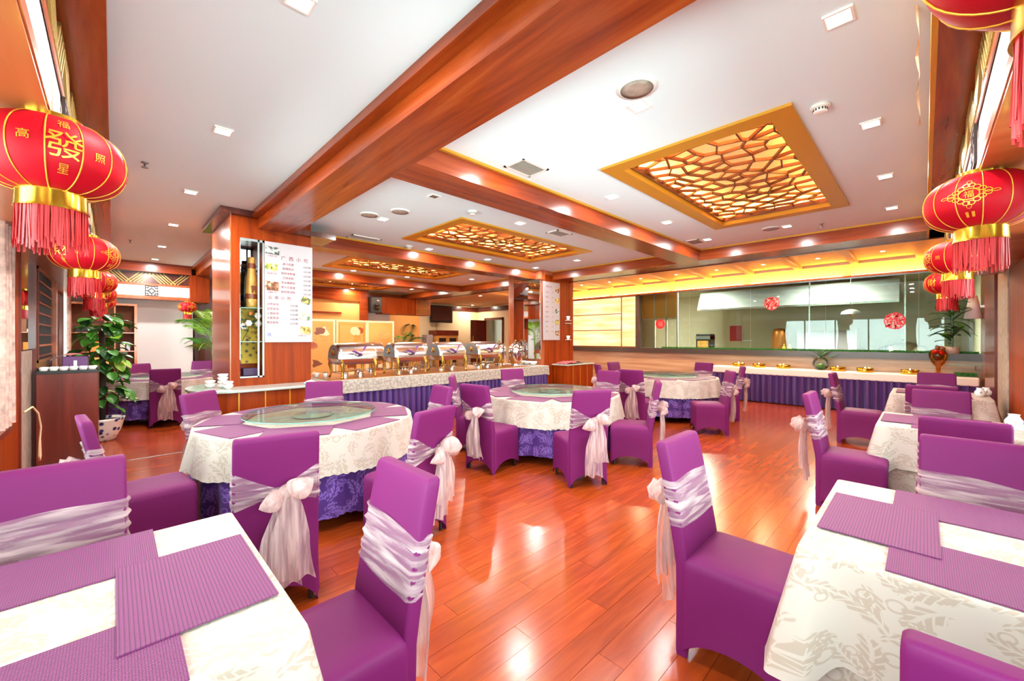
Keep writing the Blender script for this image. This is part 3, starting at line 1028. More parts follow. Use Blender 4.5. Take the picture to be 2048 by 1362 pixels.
# ================================================================== CEILING FITTINGS
def coffer(idx, y0, y1, ncell, seed, single, label):
    """gold framed recess, crackle lattice, LED strips hidden behind the frame"""
    x0, x1 = CX0, CX1
    t = thing('ceiling_lattice_panel', label, 'ceiling lattice', ((x0 + x1) / 2, (y0 + y1) / 2, ZC), group='glowing crackle lattice panels')
    hx, hy = (x1 - x0) / 2, (y1 - y0) / 2
    lip = 0.15
    ix, iy = hx - lip, hy - lip

    def ring(ox, oy, jx, jy, z0, z1):
        g = G()
        g.box(-ox, ox, -oy, -jy, z0, z1).box(-ox, ox, jy, oy, z0, z1)
        g.box(-ox, -jx, -jy, jy, z0, z1).box(jx, ox, -jy, jy, z0, z1)
        return g
    ring(hx + 0.01, hy + 0.01, ix, iy, -0.022, 0.012).build('frame', 'gold_paint', t)
    ring(ix + 0.02, iy + 0.02, ix, iy, 0.012, 0.085).build('inner_band', 'gold_paint', t)
    g = ring(hx + 0.06, hy + 0.06, hx + 0.03, hy + 0.03, 0.05, 0.24)
    g.box(-hx - 0.06, hx + 0.06, -hy - 0.06, hy + 0.06, 0.23, 0.25)
    g.build('light_box', 'cove_wall', t)
    for sx in (-1, 1):
        G().box(sx * (hx - 0.03) - 0.02, sx * (hx - 0.03) + 0.02, -hy + 0.08, hy - 0.08, 0.10, 0.115).build('light_strip', 'coffer_strip', t)
        G().box(-hx + 0.08, hx - 0.08, sx * (hy - 0.03) - 0.02, sx * (hy - 0.03) + 0.02, 0.10, 0.115).build('light_strip', 'coffer_strip', t)
    # crackle: edges between cells of a jittered point set
    rnd = random.Random(seed)
    nx = max(3, int(round(math.sqrt(ncell * ix / iy))))
    ny = max(3, int(round(ncell / nx)))
    pts = []
    for i in range(-1, nx + 1):
        for j in range(-1, ny + 1):
            pts.append(Vector(((-1 + 2 * (i + 0.5 + rnd.uniform(-0.46, 0.46)) / nx) * ix, (-1 + 2 * (j + 0.5 + rnd.uniform(-0.46, 0.46)) / ny) * iy)))
    vs, es, fs, *_ = delaunay_2d_cdt(pts, [], [], 0, 1e-6)
    cc = []
    for f in fs:
        a, b, c = vs[f[0]], vs[f[1]], vs[f[2]]
        d = 2 * (a.x * (b.y - c.y) + b.x * (c.y - a.y) + c.x * (a.y - b.y))
        if abs(d) < 1e-9:
            cc.append(None)
            continue
        ux = (a.length_squared * (b.y - c.y) + b.length_squared * (c.y - a.y) + c.length_squared * (a.y - b.y)) / d
        uy = (a.length_squared * (c.x - b.x) + b.length_squared * (a.x - c.x) + c.length_squared * (b.x - a.x)) / d
        cc.append((ux, uy))
    em = {}
    for k, f in enumerate(fs):
        for i in range(3):
            e = tuple(sorted((f[i], f[(i + 1) % 3])))
            em.setdefault(e, []).append(k)
    unit = bpy.data.meshes.get('lattice_bar') or G().box(-0.5, 0.5, -0.0075, 0.0075, 0.02, 0.05).mesh('lattice_bar', 'dark_lattice')
    joined = G()

    def clip(p, q):
        t0, t1 = 0.0, 1.0
        dx, dy = q[0] - p[0], q[1] - p[1]
        for pp, qq in ((-dx, p[0] + ix), (dx, ix - p[0]), (-dy, p[1] + iy), (dy, iy - p[1])):
            if abs(pp) < 1e-12:
                if qq < 0:
                    return None
                continue
            r = qq / pp
            if pp < 0:
                t0 = max(t0, r)
            else:
                t1 = min(t1, r)
        if t0 >= t1:
            return None
        return (p[0] + dx * t0, p[1] + dy * t0), (p[0] + dx * t1, p[1] + dy * t1)
    bars = []
    for e, ks in em.items():
        if len(ks) == 2 and cc[ks[0]] and cc[ks[1]]:
            c = clip(cc[ks[0]], cc[ks[1]])
            if c:
                ln = math.hypot(c[1][0] - c[0][0], c[1][1] - c[0][1])
                if ln > 0.025:
                    bars.append((ln, c))
    for ln, (p, q) in bars:
        if single:
            o = put('lattice_bar', unit, t, ((p[0] + q[0]) / 2, (p[1] + q[1]) / 2, 0.035), math.atan2(q[1] - p[1], q[0] - p[0]))
            o.scale = (ln + 0.012, 1, 1)
        else:
            joined.bar((p[0], p[1], 0.06), (q[0], q[1], 0.07), 0.015, 0.03)
    if not single:
        o = joined.build('lattice_bars', 'dark_lattice', t)
        o['kind'] = 'stuff'
    ring(ix, iy, ix - 0.02, iy - 0.02, 0.03, 0.088).build('lattice_rim', 'dark_lattice', t)


_cl = ['large glowing lattice panel in the ceiling nearest the camera, upper right', 'glowing lattice panel in the ceiling above the middle round table, second nearest',
       'glowing lattice panel above the buffet, third from the camera', 'farthest glowing lattice panel, mostly hidden by a cross beam']
for k, (a, b) in enumerate(COFFERS):
    coffer(k, a, b, 104 if k < 2 else 80, 11 + k, k < 2, _cl[k])

# ---- square downlights
_fr = G()
_fr.box(-0.062, 0.062, -0.062, -0.05, -0.012, 0.004).box(-0.062, 0.062, 0.05, 0.062, -0.012, 0.004)
_fr.box(-0.062, -0.05, -0.05, 0.05, -0.012, 0.004).box(0.05, 0.062, -0.05, 0.05, -0.012, 0.004)
_frm = _fr.mesh('trim_ring', 'white_plastic')
_dfm = G().box(-0.05, 0.05, -0.05, 0.05, -0.006, 0.002).mesh('diffuser', 'lamp_white')
_dfo = G().box(-0.05, 0.05, -0.05, 0.05, -0.006, 0.002).mesh('diffuser_off', 'steel_dull')
DL = [
    (0.65, 2.14, 'over the near left table at the top edge'), (0.62, 3.91, 'nearest in the left aisle row'), (0.62, 5.80, 'second in the left aisle row'),
    (0.62, 7.65, 'third in the left aisle row'), (0.62, 9.60, 'fourth in the left aisle row'), (0.62, 11.25, 'last in the left aisle row by the far frieze'),
    (2.66, 0.31, 'at the top right, nearest the camera'), (4.15, 0.29, 'second of the row along the right frieze'), (5.60, 0.28, 'third of the row along the right frieze'),
    (7.02, 0.29, 'last of the row along the right frieze'), (2.66, 1.42, 'beside the round ceiling speaker near the big lattice'), (2.66, 2.53, 'beside the air vent at the first cross beam'),
    (4.15, 2.56, 'first below the big lattice panel'), (5.62, 2.57, 'second below the big lattice panel'), (7.07, 1.42, 'beyond the big lattice panel beside a speaker'),
    (7.07, 2.54, 'in the corner beside the dark vent'), (2.66, 5.26, 'beside the two round speakers'), (4.16, 4.06, 'above the middle lattice panel at the cross beam'),
    (4.16, 6.43, 'first below the middle lattice panel'), (5.58, 6.41, 'second below the middle lattice panel'), (7.0, 5.16, 'to the right of the middle lattice panel'),
    (7.05, 6.38, 'in the corner before the mirrored pillar'), (4.17, 9.76, 'first above the buffet'), (5.63, 9.74, 'second above the buffet'),
    (7.14, 8.87, 'third above the buffet near the mirrored pillar'), (5.65, 13.3, 'farthest over the folding screen'), (7.16, 12.1, 'far one left of the television'),
    (2.66, 9.0, 'behind the menu pillar'), (2.66, 12.6, 'far behind the menu pillar'),
]
for x, y, ph in DL:
    t = thing('downlight', 'small square recessed ceiling downlight ' + ph, 'downlight', (x, y, ZC), group='square ceiling downlights')
    put('trim_ring', _frm, t)
    put('diffuser', _dfm, t)
    warm = (1, 0.86, 0.68) if y > 8.5 and x > 1.5 else (1, 0.965, 0.93)
    l = area_lamp('downlight_lamp', (0, 0, -0.016), (0, 0, 0), 0.09, 0.09, DOWNLIGHT_W * (1.8 if x < 1 else 1.7 if y > 8.5 else 1.0), warm)
    l.parent = t
t = thing('downlight', 'unlit square ceiling downlight near the first cross beam', 'downlight', (2.66, 4.0, ZC), group='square ceiling downlights')
put('trim_ring', _frm, t)
put('diffuser', _dfo, t)
for x, y, ph in ((10.0, 11.9, 'left of the mirrored pillar in the far recess'), (12.6, 15.6, 'in the far corner by the doorway'), (9.3, 14.6, 'in front of the television wall')):
    t = thing('downlight', 'small square recessed ceiling downlight ' + ph, 'downlight', (x, y, 3.12), group='square ceiling downlights')
    put('trim_ring', _frm, t)
    put('diffuser', _dfm, t)
    l = area_lamp('downlight_lamp', (0, 0, -0.016), (0, 0, 0), 0.09, 0.09, DOWNLIGHT_W * 1.6, (1, 0.84, 0.62))
    l.parent = t
# small warm spots in the amber recess
_sp = G().lathe([(0.0, -0.012), (0.03, -0.012), (0.036, 0.0)], 14).mesh('spot_lens', 'lamp_warm')
_sr = G().lathe([(0.036, -0.006), (0.05, -0.006), (0.052, 0.0), (0.036, 0.0)], 16, cap=False).mesh('spot_ring', 'gold_paint')
for k in range(8):
    t = thing('recess_spotlight', 'tiny warm spotlight in the amber recess, number %s from the right wall' % ('one two three four five six seven eight'.split()[k]), 'spotlight', (10.2, 0.55 + 0.97 * k, 3.12), group='spotlights in the amber recess')
    put('spot_lens', _sp, t)
    put('spot_ring', _sr, t)
    area_lamp('spot_lamp', (0, 0, -0.02), (0, 0, 0), 0.05, 0.05, 14, (1, 0.72, 0.4)).parent = t


# ---- vents, speakers, detectors, sprinklers
def vent(x, y, sx, sy, label, dark=True):
    t = thing('air_vent', label, 'air vent', (x, y, ZC), group='ceiling air vents')
    G().box(-sx / 2, sx / 2, -sy / 2, -sy / 2 + 0.025, -0.012, 0).box(-sx / 2, sx / 2, sy / 2 - 0.025, sy / 2, -0.012, 0) \
        .box(-sx / 2, -sx / 2 + 0.025, -sy / 2, sy / 2, -0.012, 0).box(sx / 2 - 0.025, sx / 2, -sy / 2, sy / 2, -0.012, 0).build('frame', 'white_plastic', t)
    G().box(-sx / 2 + 0.02, sx / 2 - 0.02, -sy / 2 + 0.02, sy / 2 - 0.02, -0.003, 0).build('backing', 'vent_dark' if dark else 'grey_plastic', t)
    n = 10
    sm = G().box(-sx / 2 + 0.02, sx / 2 - 0.02, -0.004, 0.004, -0.010, -0.003).mesh('slat', 'vent_slat')
    for k in range(n):
        put('slat', sm, t, (0, -sy / 2 + 0.035 + k * (sy - 0.07) / (n - 1), 0))


vent(2.85, 2.70, 0.36, 0.26, 'white slatted air vent against the first cross beam, nearest the camera')
vent(5.0, 4.03, 0.36, 0.24, 'slatted air vent beyond the first cross beam above the middle lattice')
vent(7.1, 2.75, 0.36, 0.24, 'dark slatted air vent in the ceiling corner near the kitchen beam')
vent(2.95, 6.48, 0.5, 0.22, 'pale rectangular access grille behind the menu pillar head', False)
vent(7.2, 12.9, 0.4, 0.25, 'far dark slatted vent beyond the buffet')
for x, y, lb in ((2.46, 1.33, 'round white ceiling speaker nearest the big lattice panel'), (2.44, 5.2, 'round white ceiling speaker beside a downlight, left of a pair'),
                 (2.66, 4.78, 'round white ceiling speaker, right of a pair beyond the cross beam'), (7.05, 1.62, 'round ceiling speaker by the far edge of the big lattice')):
    t = thing('ceiling_speaker', lb, 'speaker', (x, y, ZC), group='round ceiling speakers')
    G().lathe([(0.125, 0.0), (0.125, -0.01), (0.105, -0.014)], 28, cap=False).build('rim', 'white_plastic', t, True)
    G().lathe([(0.0, -0.016), (0.06, -0.0155), (0.106, -0.012)], 28).build('grille', 'grey_plastic' if x > 7 else 'stone_grey', t, True)
for x, y, lb in ((3.58, 0.52, 'white smoke detector near the corner of the big lattice panel'), (3.33, 4.12, 'white smoke detector above the middle lattice panel'),
                 (3.78, 6.48, 'white smoke detector below the middle lattice panel'), (3.3, 7.5, 'small smoke detector behind the menu pillar')):
    t = thing('smoke_detector', lb, 'smoke detector', (x, y, ZC), group='ceiling smoke detectors')
    G().lathe([(0.058, 0.0), (0.060, -0.015), (0.052, -0.022)], 22).build('base', 'white_plastic', t, True)
    G().lathe([(0.042, -0.022), (0.042, -0.045), (0.03, -0.052), (0.0, -0.052)], 22).build('head', 'white_plastic', t, True)
    vm = G().box(0.0405, 0.0435, -0.004, 0.004, -0.042, -0.026).mesh('vent_slot', 'black')
    for k in range(14):
        put('vent_slot', vm, t, None, 2 * PI * k / 14)
for x, y, lb in ((0.21, 5.14, 'small metal sprinkler head in the left aisle nearest the camera'), (0.2, 9.38, 'small metal sprinkler head farther along the left aisle'),
                 (7.3, 1.04, 'small metal sprinkler head near the kitchen beam'), (6.2, 8.6, 'small sprinkler head above the buffet')):
    t = thing('sprinkler', lb, 'sprinkler', (x, y, ZC), group='ceiling sprinklers')
    G().lathe([(0.028, 0), (0.028, -0.006), (0.009, -0.008), (0.009, -0.045)], 12).build('stem', 'steel_dull', t, True)
    G().lathe([(0.0, -0.052), (0.026, -0.05), (0.026, -0.045), (0.0, -0.044)], 12).build('deflector', 'steel_dull', t)
# dangling torn ribbon
_p = [(2.84, 0.03, 3.15), (2.95, 0.02, 3.06), (3.05, 0.03, 3.0), (3.12, 0.02, 2.93), (3.2, 0.03, 2.86), (3.32, 0.02, 2.80), (3.42, 0.02, 2.76)]
tag(G().grid(lambda u, v: (lambda a, b, f: tuple(a[i] + (b[i] - a[i]) * f + (0, 0.012 * math.cos(9 * u), 0.012 * math.sin(9 * u))[i] * (v - 0.5) for i in range(3)))
    (_p[min(int(u * 6), 5)], _p[min(int(u * 6), 5) + 1], u * 6 - min(int(u * 6), 5)), 36, 1).build('dangling_ribbon', 'rope'), 'twisted pale ribbon dangling from the ceiling at the upper right', 'ribbon')

# ================================================================== PILLARS
# menu pillar
PX0, PX1, PY0, PY1 = 1.07, 2.03, 6.2, 7.5
NX0, NX1, NZ0, NZ1 = 1.165, 1.437, 0.98, 2.80
p1 = struct('pillar', G().box(PX0, NX0, PY0, PY1, 0, ZC).box(NX0, NX1, PY0 + 0.34, PY1, 0, ZC).box(NX1, PX1, PY0, PY1, 0, ZC)
            .box(NX0, NX1, PY0, PY0 + 0.34, 0, NZ0).box(NX0, NX1, PY0, PY0 + 0.34, NZ1, ZC), 'wood_panel', 'veneered pillar with a menu board and a glass display niche')
struct('side_panel', G().box(PX0 - 0.012, PX0, PY0 + 0.004, PY1, 0.9, 3.08), 'wood_rose', parent=p1)
struct('niche_back', G().box(NX0, NX1, PY0 + 0.325, PY0 + 0.34, 1.9, NZ1), 'mirror', parent=p1)
struct('niche_side', G().box(NX0, NX0 + 0.008, PY0 + 0.02, PY0 + 0.33, NZ0, NZ1), 'mirror', parent=p1)
struct('brocade_lining', G().box(NX0, NX1, PY0 + 0.32, PY0 + 0.34, 1.15, 1.9), 'brocade', parent=p1)
struct('niche_frame', G().box(NX1 - 0.075, NX1 - 0.055, PY0 - 0.012, PY0 + 0.01, NZ0, NZ1).box(NX1 - 0.02, NX1, PY0 - 0.012, PY0 + 0.01, NZ0, NZ1)
       .box(NX0, NX1, PY0 - 0.012, PY0 + 0.01, NZ1 - 0.03, NZ1).box(NX0, NX1, PY0 - 0.012, PY0 + 0.01, NZ0, NZ0 + 0.02), 'steel_dull', parent=p1)
for z in (1.455, 1.9):
    struct('niche_shelf', G().box(NX0 + 0.01, NX1 - 0.01, PY0 + 0.005, PY0 + 0.32, z - 0.008, z), 'glass_edge', parent=p1)

# things in the niche
t = thing('bamboo_water_pipe', 'tall painted bamboo water pipe standing in the pillar niche', 'bamboo pipe', ((NX0 + NX1) / 2 + 0.02, PY0 + 0.15, 1.9))
G().lathe([(0.068, 0.0), (0.072, 0.05), (0.075, 0.12)], 20).build('base', 'bamboo', t, True)
G().lathe([(0.075, 0.12), (0.076, 0.19)], 20, cap=False).build('lower_band', 'bamboo_brown', t, True)
G().lathe([(0.0755, 0.19), (0.07, 0.33), (0.058, 0.46), (0.05, 0.53)], 20, cap=False).build('painted_tube', 'bamboo', t, True)
G().lathe([(0.051, 0.53), (0.05, 0.60)], 20, cap=False).build('upper_band', 'bamboo_brown', t, True)
G().lathe([(0.044, 0.60), (0.043, 0.68), (0.036, 0.68), (0.036, 0.6)], 20, cap=False).build('mouth', 'bamboo', t, True)
for s in (-1, 1):
    for z in (0.49, 0.56):
        G().tube([(s * 0.05, 0, z), (s * 0.085, -0.01, z + 0.02), (s * 0.1, -0.01, z), (s * 0.09, -0.01, z - 0.02), (s * 0.075, -0.01, z - 0.005)], 0.005, 6).build('wire_loop', 'black', t, True)
G().tube([(-0.07, -0.03, 0.03), (-0.085, -0.03, 0.2), (-0.075, -0.03, 0.4), (-0.055, -0.03, 0.52)], 0.009, 6).build('cord', 'black', t, True)
G().add([(-0.01, -0.079, 0.2), (0.055, -0.06, 0.2), (0.05, -0.062, 0.3), (-0.02, -0.076, 0.3)], [(0, 1, 2, 3)]).build('painted_pot', 'bamboo_brown', t)
t = thing('silk_flower_spray', 'white silk flower spray with orange bud on the niche shelf', 'flowers', ((NX0 + NX1) / 2, PY0 + 0.12, 1.458))
rnd = random.Random(5)
for k, (x, y, z) in enumerate([(-0.02, -0.02, 0.24), (0.09, 0.0, 0.34), (0.1, 0.02, 0.24), (-0.07, 0.02, 0.2)]):
    f = thing('flower', '', None)
    del f['label']
    f.parent = t
    f.location = (x, y, z)
    for a in range(6):
        G().ball((0.022 * math.cos(a * PI / 3), -0.008, 0.022 * math.sin(a * PI / 3)), 0.022, 0.01, 0.022, 8, 5).build('petal', 'petal', f, True)
G().ball((0.0, -0.03, 0.37), 0.025, 0.02, 0.03, 8, 6).build('bud', 'orange', t, True)
G().tube([(-0.09, 0.0, 0.0), (-0.04, 0.0, 0.1), (0.0, 0.0, 0.22), (0.08, 0.0, 0.33)], 0.004, 5).build('stem', 'leaf_dark', t)
for k in range(9):
    a, r = rnd.uniform(0, 6.28), rnd.uniform(0.02, 0.1)
    G().ball((r * math.cos(a), 0.03 * math.sin(a), 0.24 + 0.1 * math.sin(a * 1.7)), 0.028, 0.006, 0.013, 8, 4).build('leaf', 'leaf_dark', t, True)
tag(G().box(-0.085, 0.085, -0.05, 0.05, 0, 0.1).build('plum_box', 'plum', None, False, ((NX0 + NX1) / 2 + 0.0, PY0 + 0.13, NZ0 + 0.02), bevel=0.006), 'small plum coloured box at the bottom of the pillar niche', 'box')


def wall_text(g_parent, s, size, x, y, z, mat, face='-Y', name='lettering'):
    vs, fs = text_geo(s, size)
    if face == '-Y':
        vv = [(x + a, y, z + b) for a, b, _ in vs]
    else:
        vv = [(x, y - a, z + b) for a, b, _ in vs]
    return G().add(vv, fs).build(name, mat, g_parent)


def photo(parent, cx, cz, w, h, rot, mat, y):
    c, s = math.cos(rot), math.sin(rot)
    pts = []
    for dy in (0.0, -0.003):
        for a, b in ((-w / 2, -h / 2), (w / 2, -h / 2), (w / 2, h / 2), (-w / 2, h / 2)):
            pts.append((cx + a * c - b * s, y + dy, cz + a * s + b * c))
    G().add(pts, [(0, 1, 2, 3), (7, 6, 5, 4), (0, 4, 5, 1), (1, 5, 6, 2), (2, 6, 7, 3), (3, 7, 4, 0)]).build('dish_photo', mat, parent)


mb = thing('menu_board', 'large white menu board with pink lettering and dish photos on the near pillar', 'menu board', (NX1 + 0.005, PY0, 1.443), group='menu boards')
BW, BH = 0.60, 1.355
G().box(0, BW, -0.018, 0, 0, BH).build('board', 'sign_white', mb)
Yt = -0.0195
wall_text(mb, '广  西  小  吃', 0.062, 0.37, Yt, 1.155, 'ink_pink')
wall_text(mb, '云  南  小  吃', 0.05, 0.18, Yt, 0.605, 'ink_pink')
_items = ['卤汁拉面', '酸辣粉丝', '桂林米粉面', '生榨米粉', '老友螺蛳粉', '原汁云吞面', '鲜肉蒸饺粉']
for k, s in enumerate(_items):
    wall_text(mb, s, 0.036, 0.285, Yt, 1.075 - 0.064 * k, 'ink_pink')
    wall_text(mb, '10元/碗', 0.032, 0.53, Yt, 1.06 - 0.064 * k, 'ink_dark')
for k, s in enumerate(['过桥米线', '豆花米线', '小锅米线', '大救驾饵', '稀豆粉条']):
    wall_text(mb, s, 0.036, 0.095, Yt, 0.515 - 0.062 * k, 'ink_pink')
    wall_text(mb, '15元/碗', 0.032, 0.36, Yt, 0.505 - 0.062 * k, 'ink_dark')
photo(mb, 0.09, 1.24, 0.165, 0.1, -0.03, 'photo_grey', Yt)
photo(mb, 0.075, 1.01, 0.145, 0.105, 0, 'photo_green', Yt)
photo(mb, 0.085, 0.76, 0.16, 0.12, -0.04, 'photo_brown', Yt)
photo(mb, 0.515, 0.59, 0.12, 0.085, -0.4, 'photo_olive', Yt)
photo(mb, 0.50, 0.365, 0.135, 0.095, -0.12, 'photo_mint', Yt)
photo(mb, 0.51, 0.165, 0.135, 0.1, -0.1, 'photo_gold', Yt)
wall_text(mb, '凤', 0.05, 0.055, Yt, 0.1, 'ink_blue')
for x, z, s in ((0.09, 1.165, '云吞面 15元'), (0.085, 0.93, '老友粉 12元'), (0.09, 0.675, '叉烧饭 10元'), (0.47, 0.09, '炒河粉 10元')):
    wall_text(mb, s, 0.022, x, Yt, z, 'ink_pink')

# mirrored pillar
QX0, QX1, QY0, QY1 = 7.4, 8.6, 6.5, 7.66
p2 = struct('pillar.001', G().box(QX0, QX1, QY0, QY1, 0, ZC), 'wood_rose', 'rosewood pillar clad with mirrors beside the buffet')
struct('corner_frame', G().box(QX1 - 0.14, QX1 + 0.01, QY0 - 0.03, QY0, 0, 3.0).box(QX0 + 0.1, QX1, QY0 - 0.02, QY0, 0, 3.05), 'wood_panel', parent=p2)
struct('mirror_panel', G().box(QX0 - 0.06, QX0, QY0 + 0.02, QY0 + 0.40, 0.99, 2.88), 'mirror', parent=p2)
for k in range(2):      # two narrow mirror strips folded towards the dining hall
    a = QY0 + 0.41 + 0.22 * k
    struct('mirror_panel', G().prism([(QX0, a), (QX0, a + 0.215), (QX0 - 0.115, a + 0.215), (QX0 - 0.008, a)], 0.99, 2.88), 'mirror', parent=p2)
struct('mirror_cornice', G().box(QX0 - 0.07, QX0 + 0.1, QY0 - 0.01, QY0 + 0.86, 2.88, 2.93), 'chrome', parent=p2)
mb2 = thing('menu_board', 'narrow white menu board on the mirrored pillar', 'menu board', (QX0 + 0.02, QY0 - 0.02, 1.45), group='menu boards')
G().box(0, 0.62, -0.02, 0, 0, 1.43).build('board', 'sign_white', mb2)
for k in range(5):
    photo(mb2, 0.52, 1.25 - 0.27 * k, 0.15, 0.12, (-0.3, 0.15, 0, 0.1, 0)[k], ('photo_brown', 'photo_gold', 'photo_grey', 'photo_olive', 'photo_brown')[k], -0.021)
wall_text(mb2, '特色小吃', 0.06, 0.2, -0.0215, 1.31, 'ink_pink')
for k in range(9):
    wall_text(mb2, ('牛肉面', '酸菜鱼', '小笼包', '炸酱面', '担担面', '红油抄手', '葱油饼', '豆浆', '白粥')[k], 0.04, 0.12, -0.0215, 1.17 - 0.12 * k, 'ink_pink')
    wall_text(mb2, '10元', 0.035, 0.34, -0.0215, 1.17 - 0.12 * k, 'ink_dark')
# little shelf with cups on the pillar's right edge
sh = thing('corner_shelf', 'small white corner shelves on the mirrored pillar beside the menu', 'shelf', (QX1 - 0.26, QY0 - 0.02, 1.45))
for z in (0.0, 0.42, 0.5):
    G().box(-0.05, 0.09, -0.09, 0, z, z + 0.012).build('shelf_board', 'porcelain', sh)
for k, z in enumerate((0.012, 0.512)):
    tag(G().lathe([(0.03, 0), (0.045, 0.05), (0.05, 0.1), (0.042, 0.1), (0.036, 0.02), (0, 0.012)], 14).build('white_jar', 'porcelain', None, True, (QX1 - 0.24, QY0 - 0.06, 1.45 + z)),
        ('white jar on the lower corner shelf of the mirrored pillar', 'white jar on the upper corner shelf of the mirrored pillar')[k], 'jar')


# ---- consoles wrapped around the pillars
def console(label, cx, front, back, x0, x1, ztop, bulge_left, nline, glassmat):
    """cabinet with a curved frosted glass top; outline in plan, counter-clockwise"""
    t = thing('pillar_console', label, 'console', (0, 0, 0))
    poly = []
    for k in range(13):
        a = PI / 2 + PI * k / 12 if bulge_left else 0
        if bulge_left:
            poly.append((x0 + (back - front) / 2 * 0.75 + (back - front) / 2 * 0.75 * math.cos(a), (front + back) / 2 + (back - front) / 2 * math.sin(a)))
    if not bulge_left:
        poly = [(x0, back), (x0, front)]
    poly += [(x1, front), (x1, back)]
    cxm = sum(p[0] for p in poly) / len(poly)
    cym = sum(p[1] for p in poly) / len(poly)
    inner = [(cxm + (x - cxm) * 0.93, cym + (y - cym) * 0.90) for x, y in poly]
    G().prism(inner, 0.0, ztop - 0.03).build('cabinet', 'wood_panel', t)
    G().prism(poly, ztop - 0.03, ztop).build('glass_top', glassmat, t, bevel=0.006)
    fy = cym + (front - cym) * 0.90
    for k in range(nline):
        x = x0 + 0.45 + k * 0.28 if bulge_left else x0 + 0.25 + 0.3 * k
        G().box(x, x + 0.012, fy - 0.004, fy + 0.004, 0.02, ztop - 0.04).build('gold_line', 'gold_paint', t)
    return t


console('curved wooden console with frosted green glass top around the menu pillar', 1.4, 5.72, 6.95, 0.62, 2.16, 0.875, True, 5, 'frosted_green')
console('wooden console with pale glass top at the foot of the mirrored pillar', 8.1, 6.0, 6.48, 7.75, 8.9, 0.86, False, 4, 'frosted_green')
# ================================================================== CHAIRS
CW, CT = 0.207, 0.030          # half width of the back, half thickness
SEAT_Z, BACK_Z = 0.475, 0.985


def back_y(z):
    return -0.205 - (0.0 if z < 0.42 else 0.105 * ((z - 0.42) / 0.56) ** 1.15)


def rrect(hw, hd, r, n=6):
    pts = []
    for cx, cy, a0 in ((hw - r, hd - r, 0), (-hw + r, hd - r, PI / 2), (-hw + r, -hd + r, PI), (hw - r, -hd + r, 1.5 * PI)):
        for k in range(n + 1):
            a = a0 + PI / 2 * k / n
            pts.append((cx + r * math.cos(a), cy + r * math.sin(a)))
    return pts


def subdivided(pts, step):
    out = []
    for i, p in enumerate(pts):
        q = pts[(i + 1) % len(pts)]
        d = math.hypot(q[0] - p[0], q[1] - p[1])
        n = max(1, int(d / step))
        for k in range(n):
            out.append((p[0] + (q[0] - p[0]) * k / n, p[1] + (q[1] - p[1]) * k / n))
    return out


def loops_mesh(loops, cap=True):
    n = len(loops[0])
    g = G()
    vs = [p for lp in loops for p in lp]
    fs = []
    for i in range(len(loops) - 1):
        for k in range(n):
            k2 = (k + 1) % n
            fs.append((i * n + k, i * n + k2, (i + 1) * n + k2, (i + 1) * n + k))
    if cap:
        fs.append(tuple((len(loops) - 1) * n + k for k in range(n)))
    return g.add(vs, fs)


def cloth_mesh(loops, ntop, name, mat):
    """ring-built cloth with UVs in metres: plan coordinates on the top, perimeter and drop on the sides"""
    me = loops_mesh(loops, False).mesh(name, mat, True)
    n = len(loops[0])
    ref = loops[ntop]
    s = [0.0]
    for k in range(n):
        s.append(s[-1] + math.dist(ref[k], ref[(k + 1) % n]))
    d = [0.0]
    for i in range(len(loops) - 1):
        d.append(d[-1] + (math.dist(loops[i][0], loops[i + 1][0]) if i >= ntop else 0.0))
    uv = me.uv_layers.new(name='cloth')
    data = []
    for i in range(len(loops) - 1):
        for k in range(n):
            for ii, kk in ((i, k), (i, k + 1), (i + 1, k + 1), (i + 1, k)):
                if i < ntop:
                    p = loops[ii][kk % n]
                    data += [p[0], p[1]]
                else:
                    data += [s[kk], 5.0 - d[ii]]
    uv.data.foreach_set('uv', data)
    return me


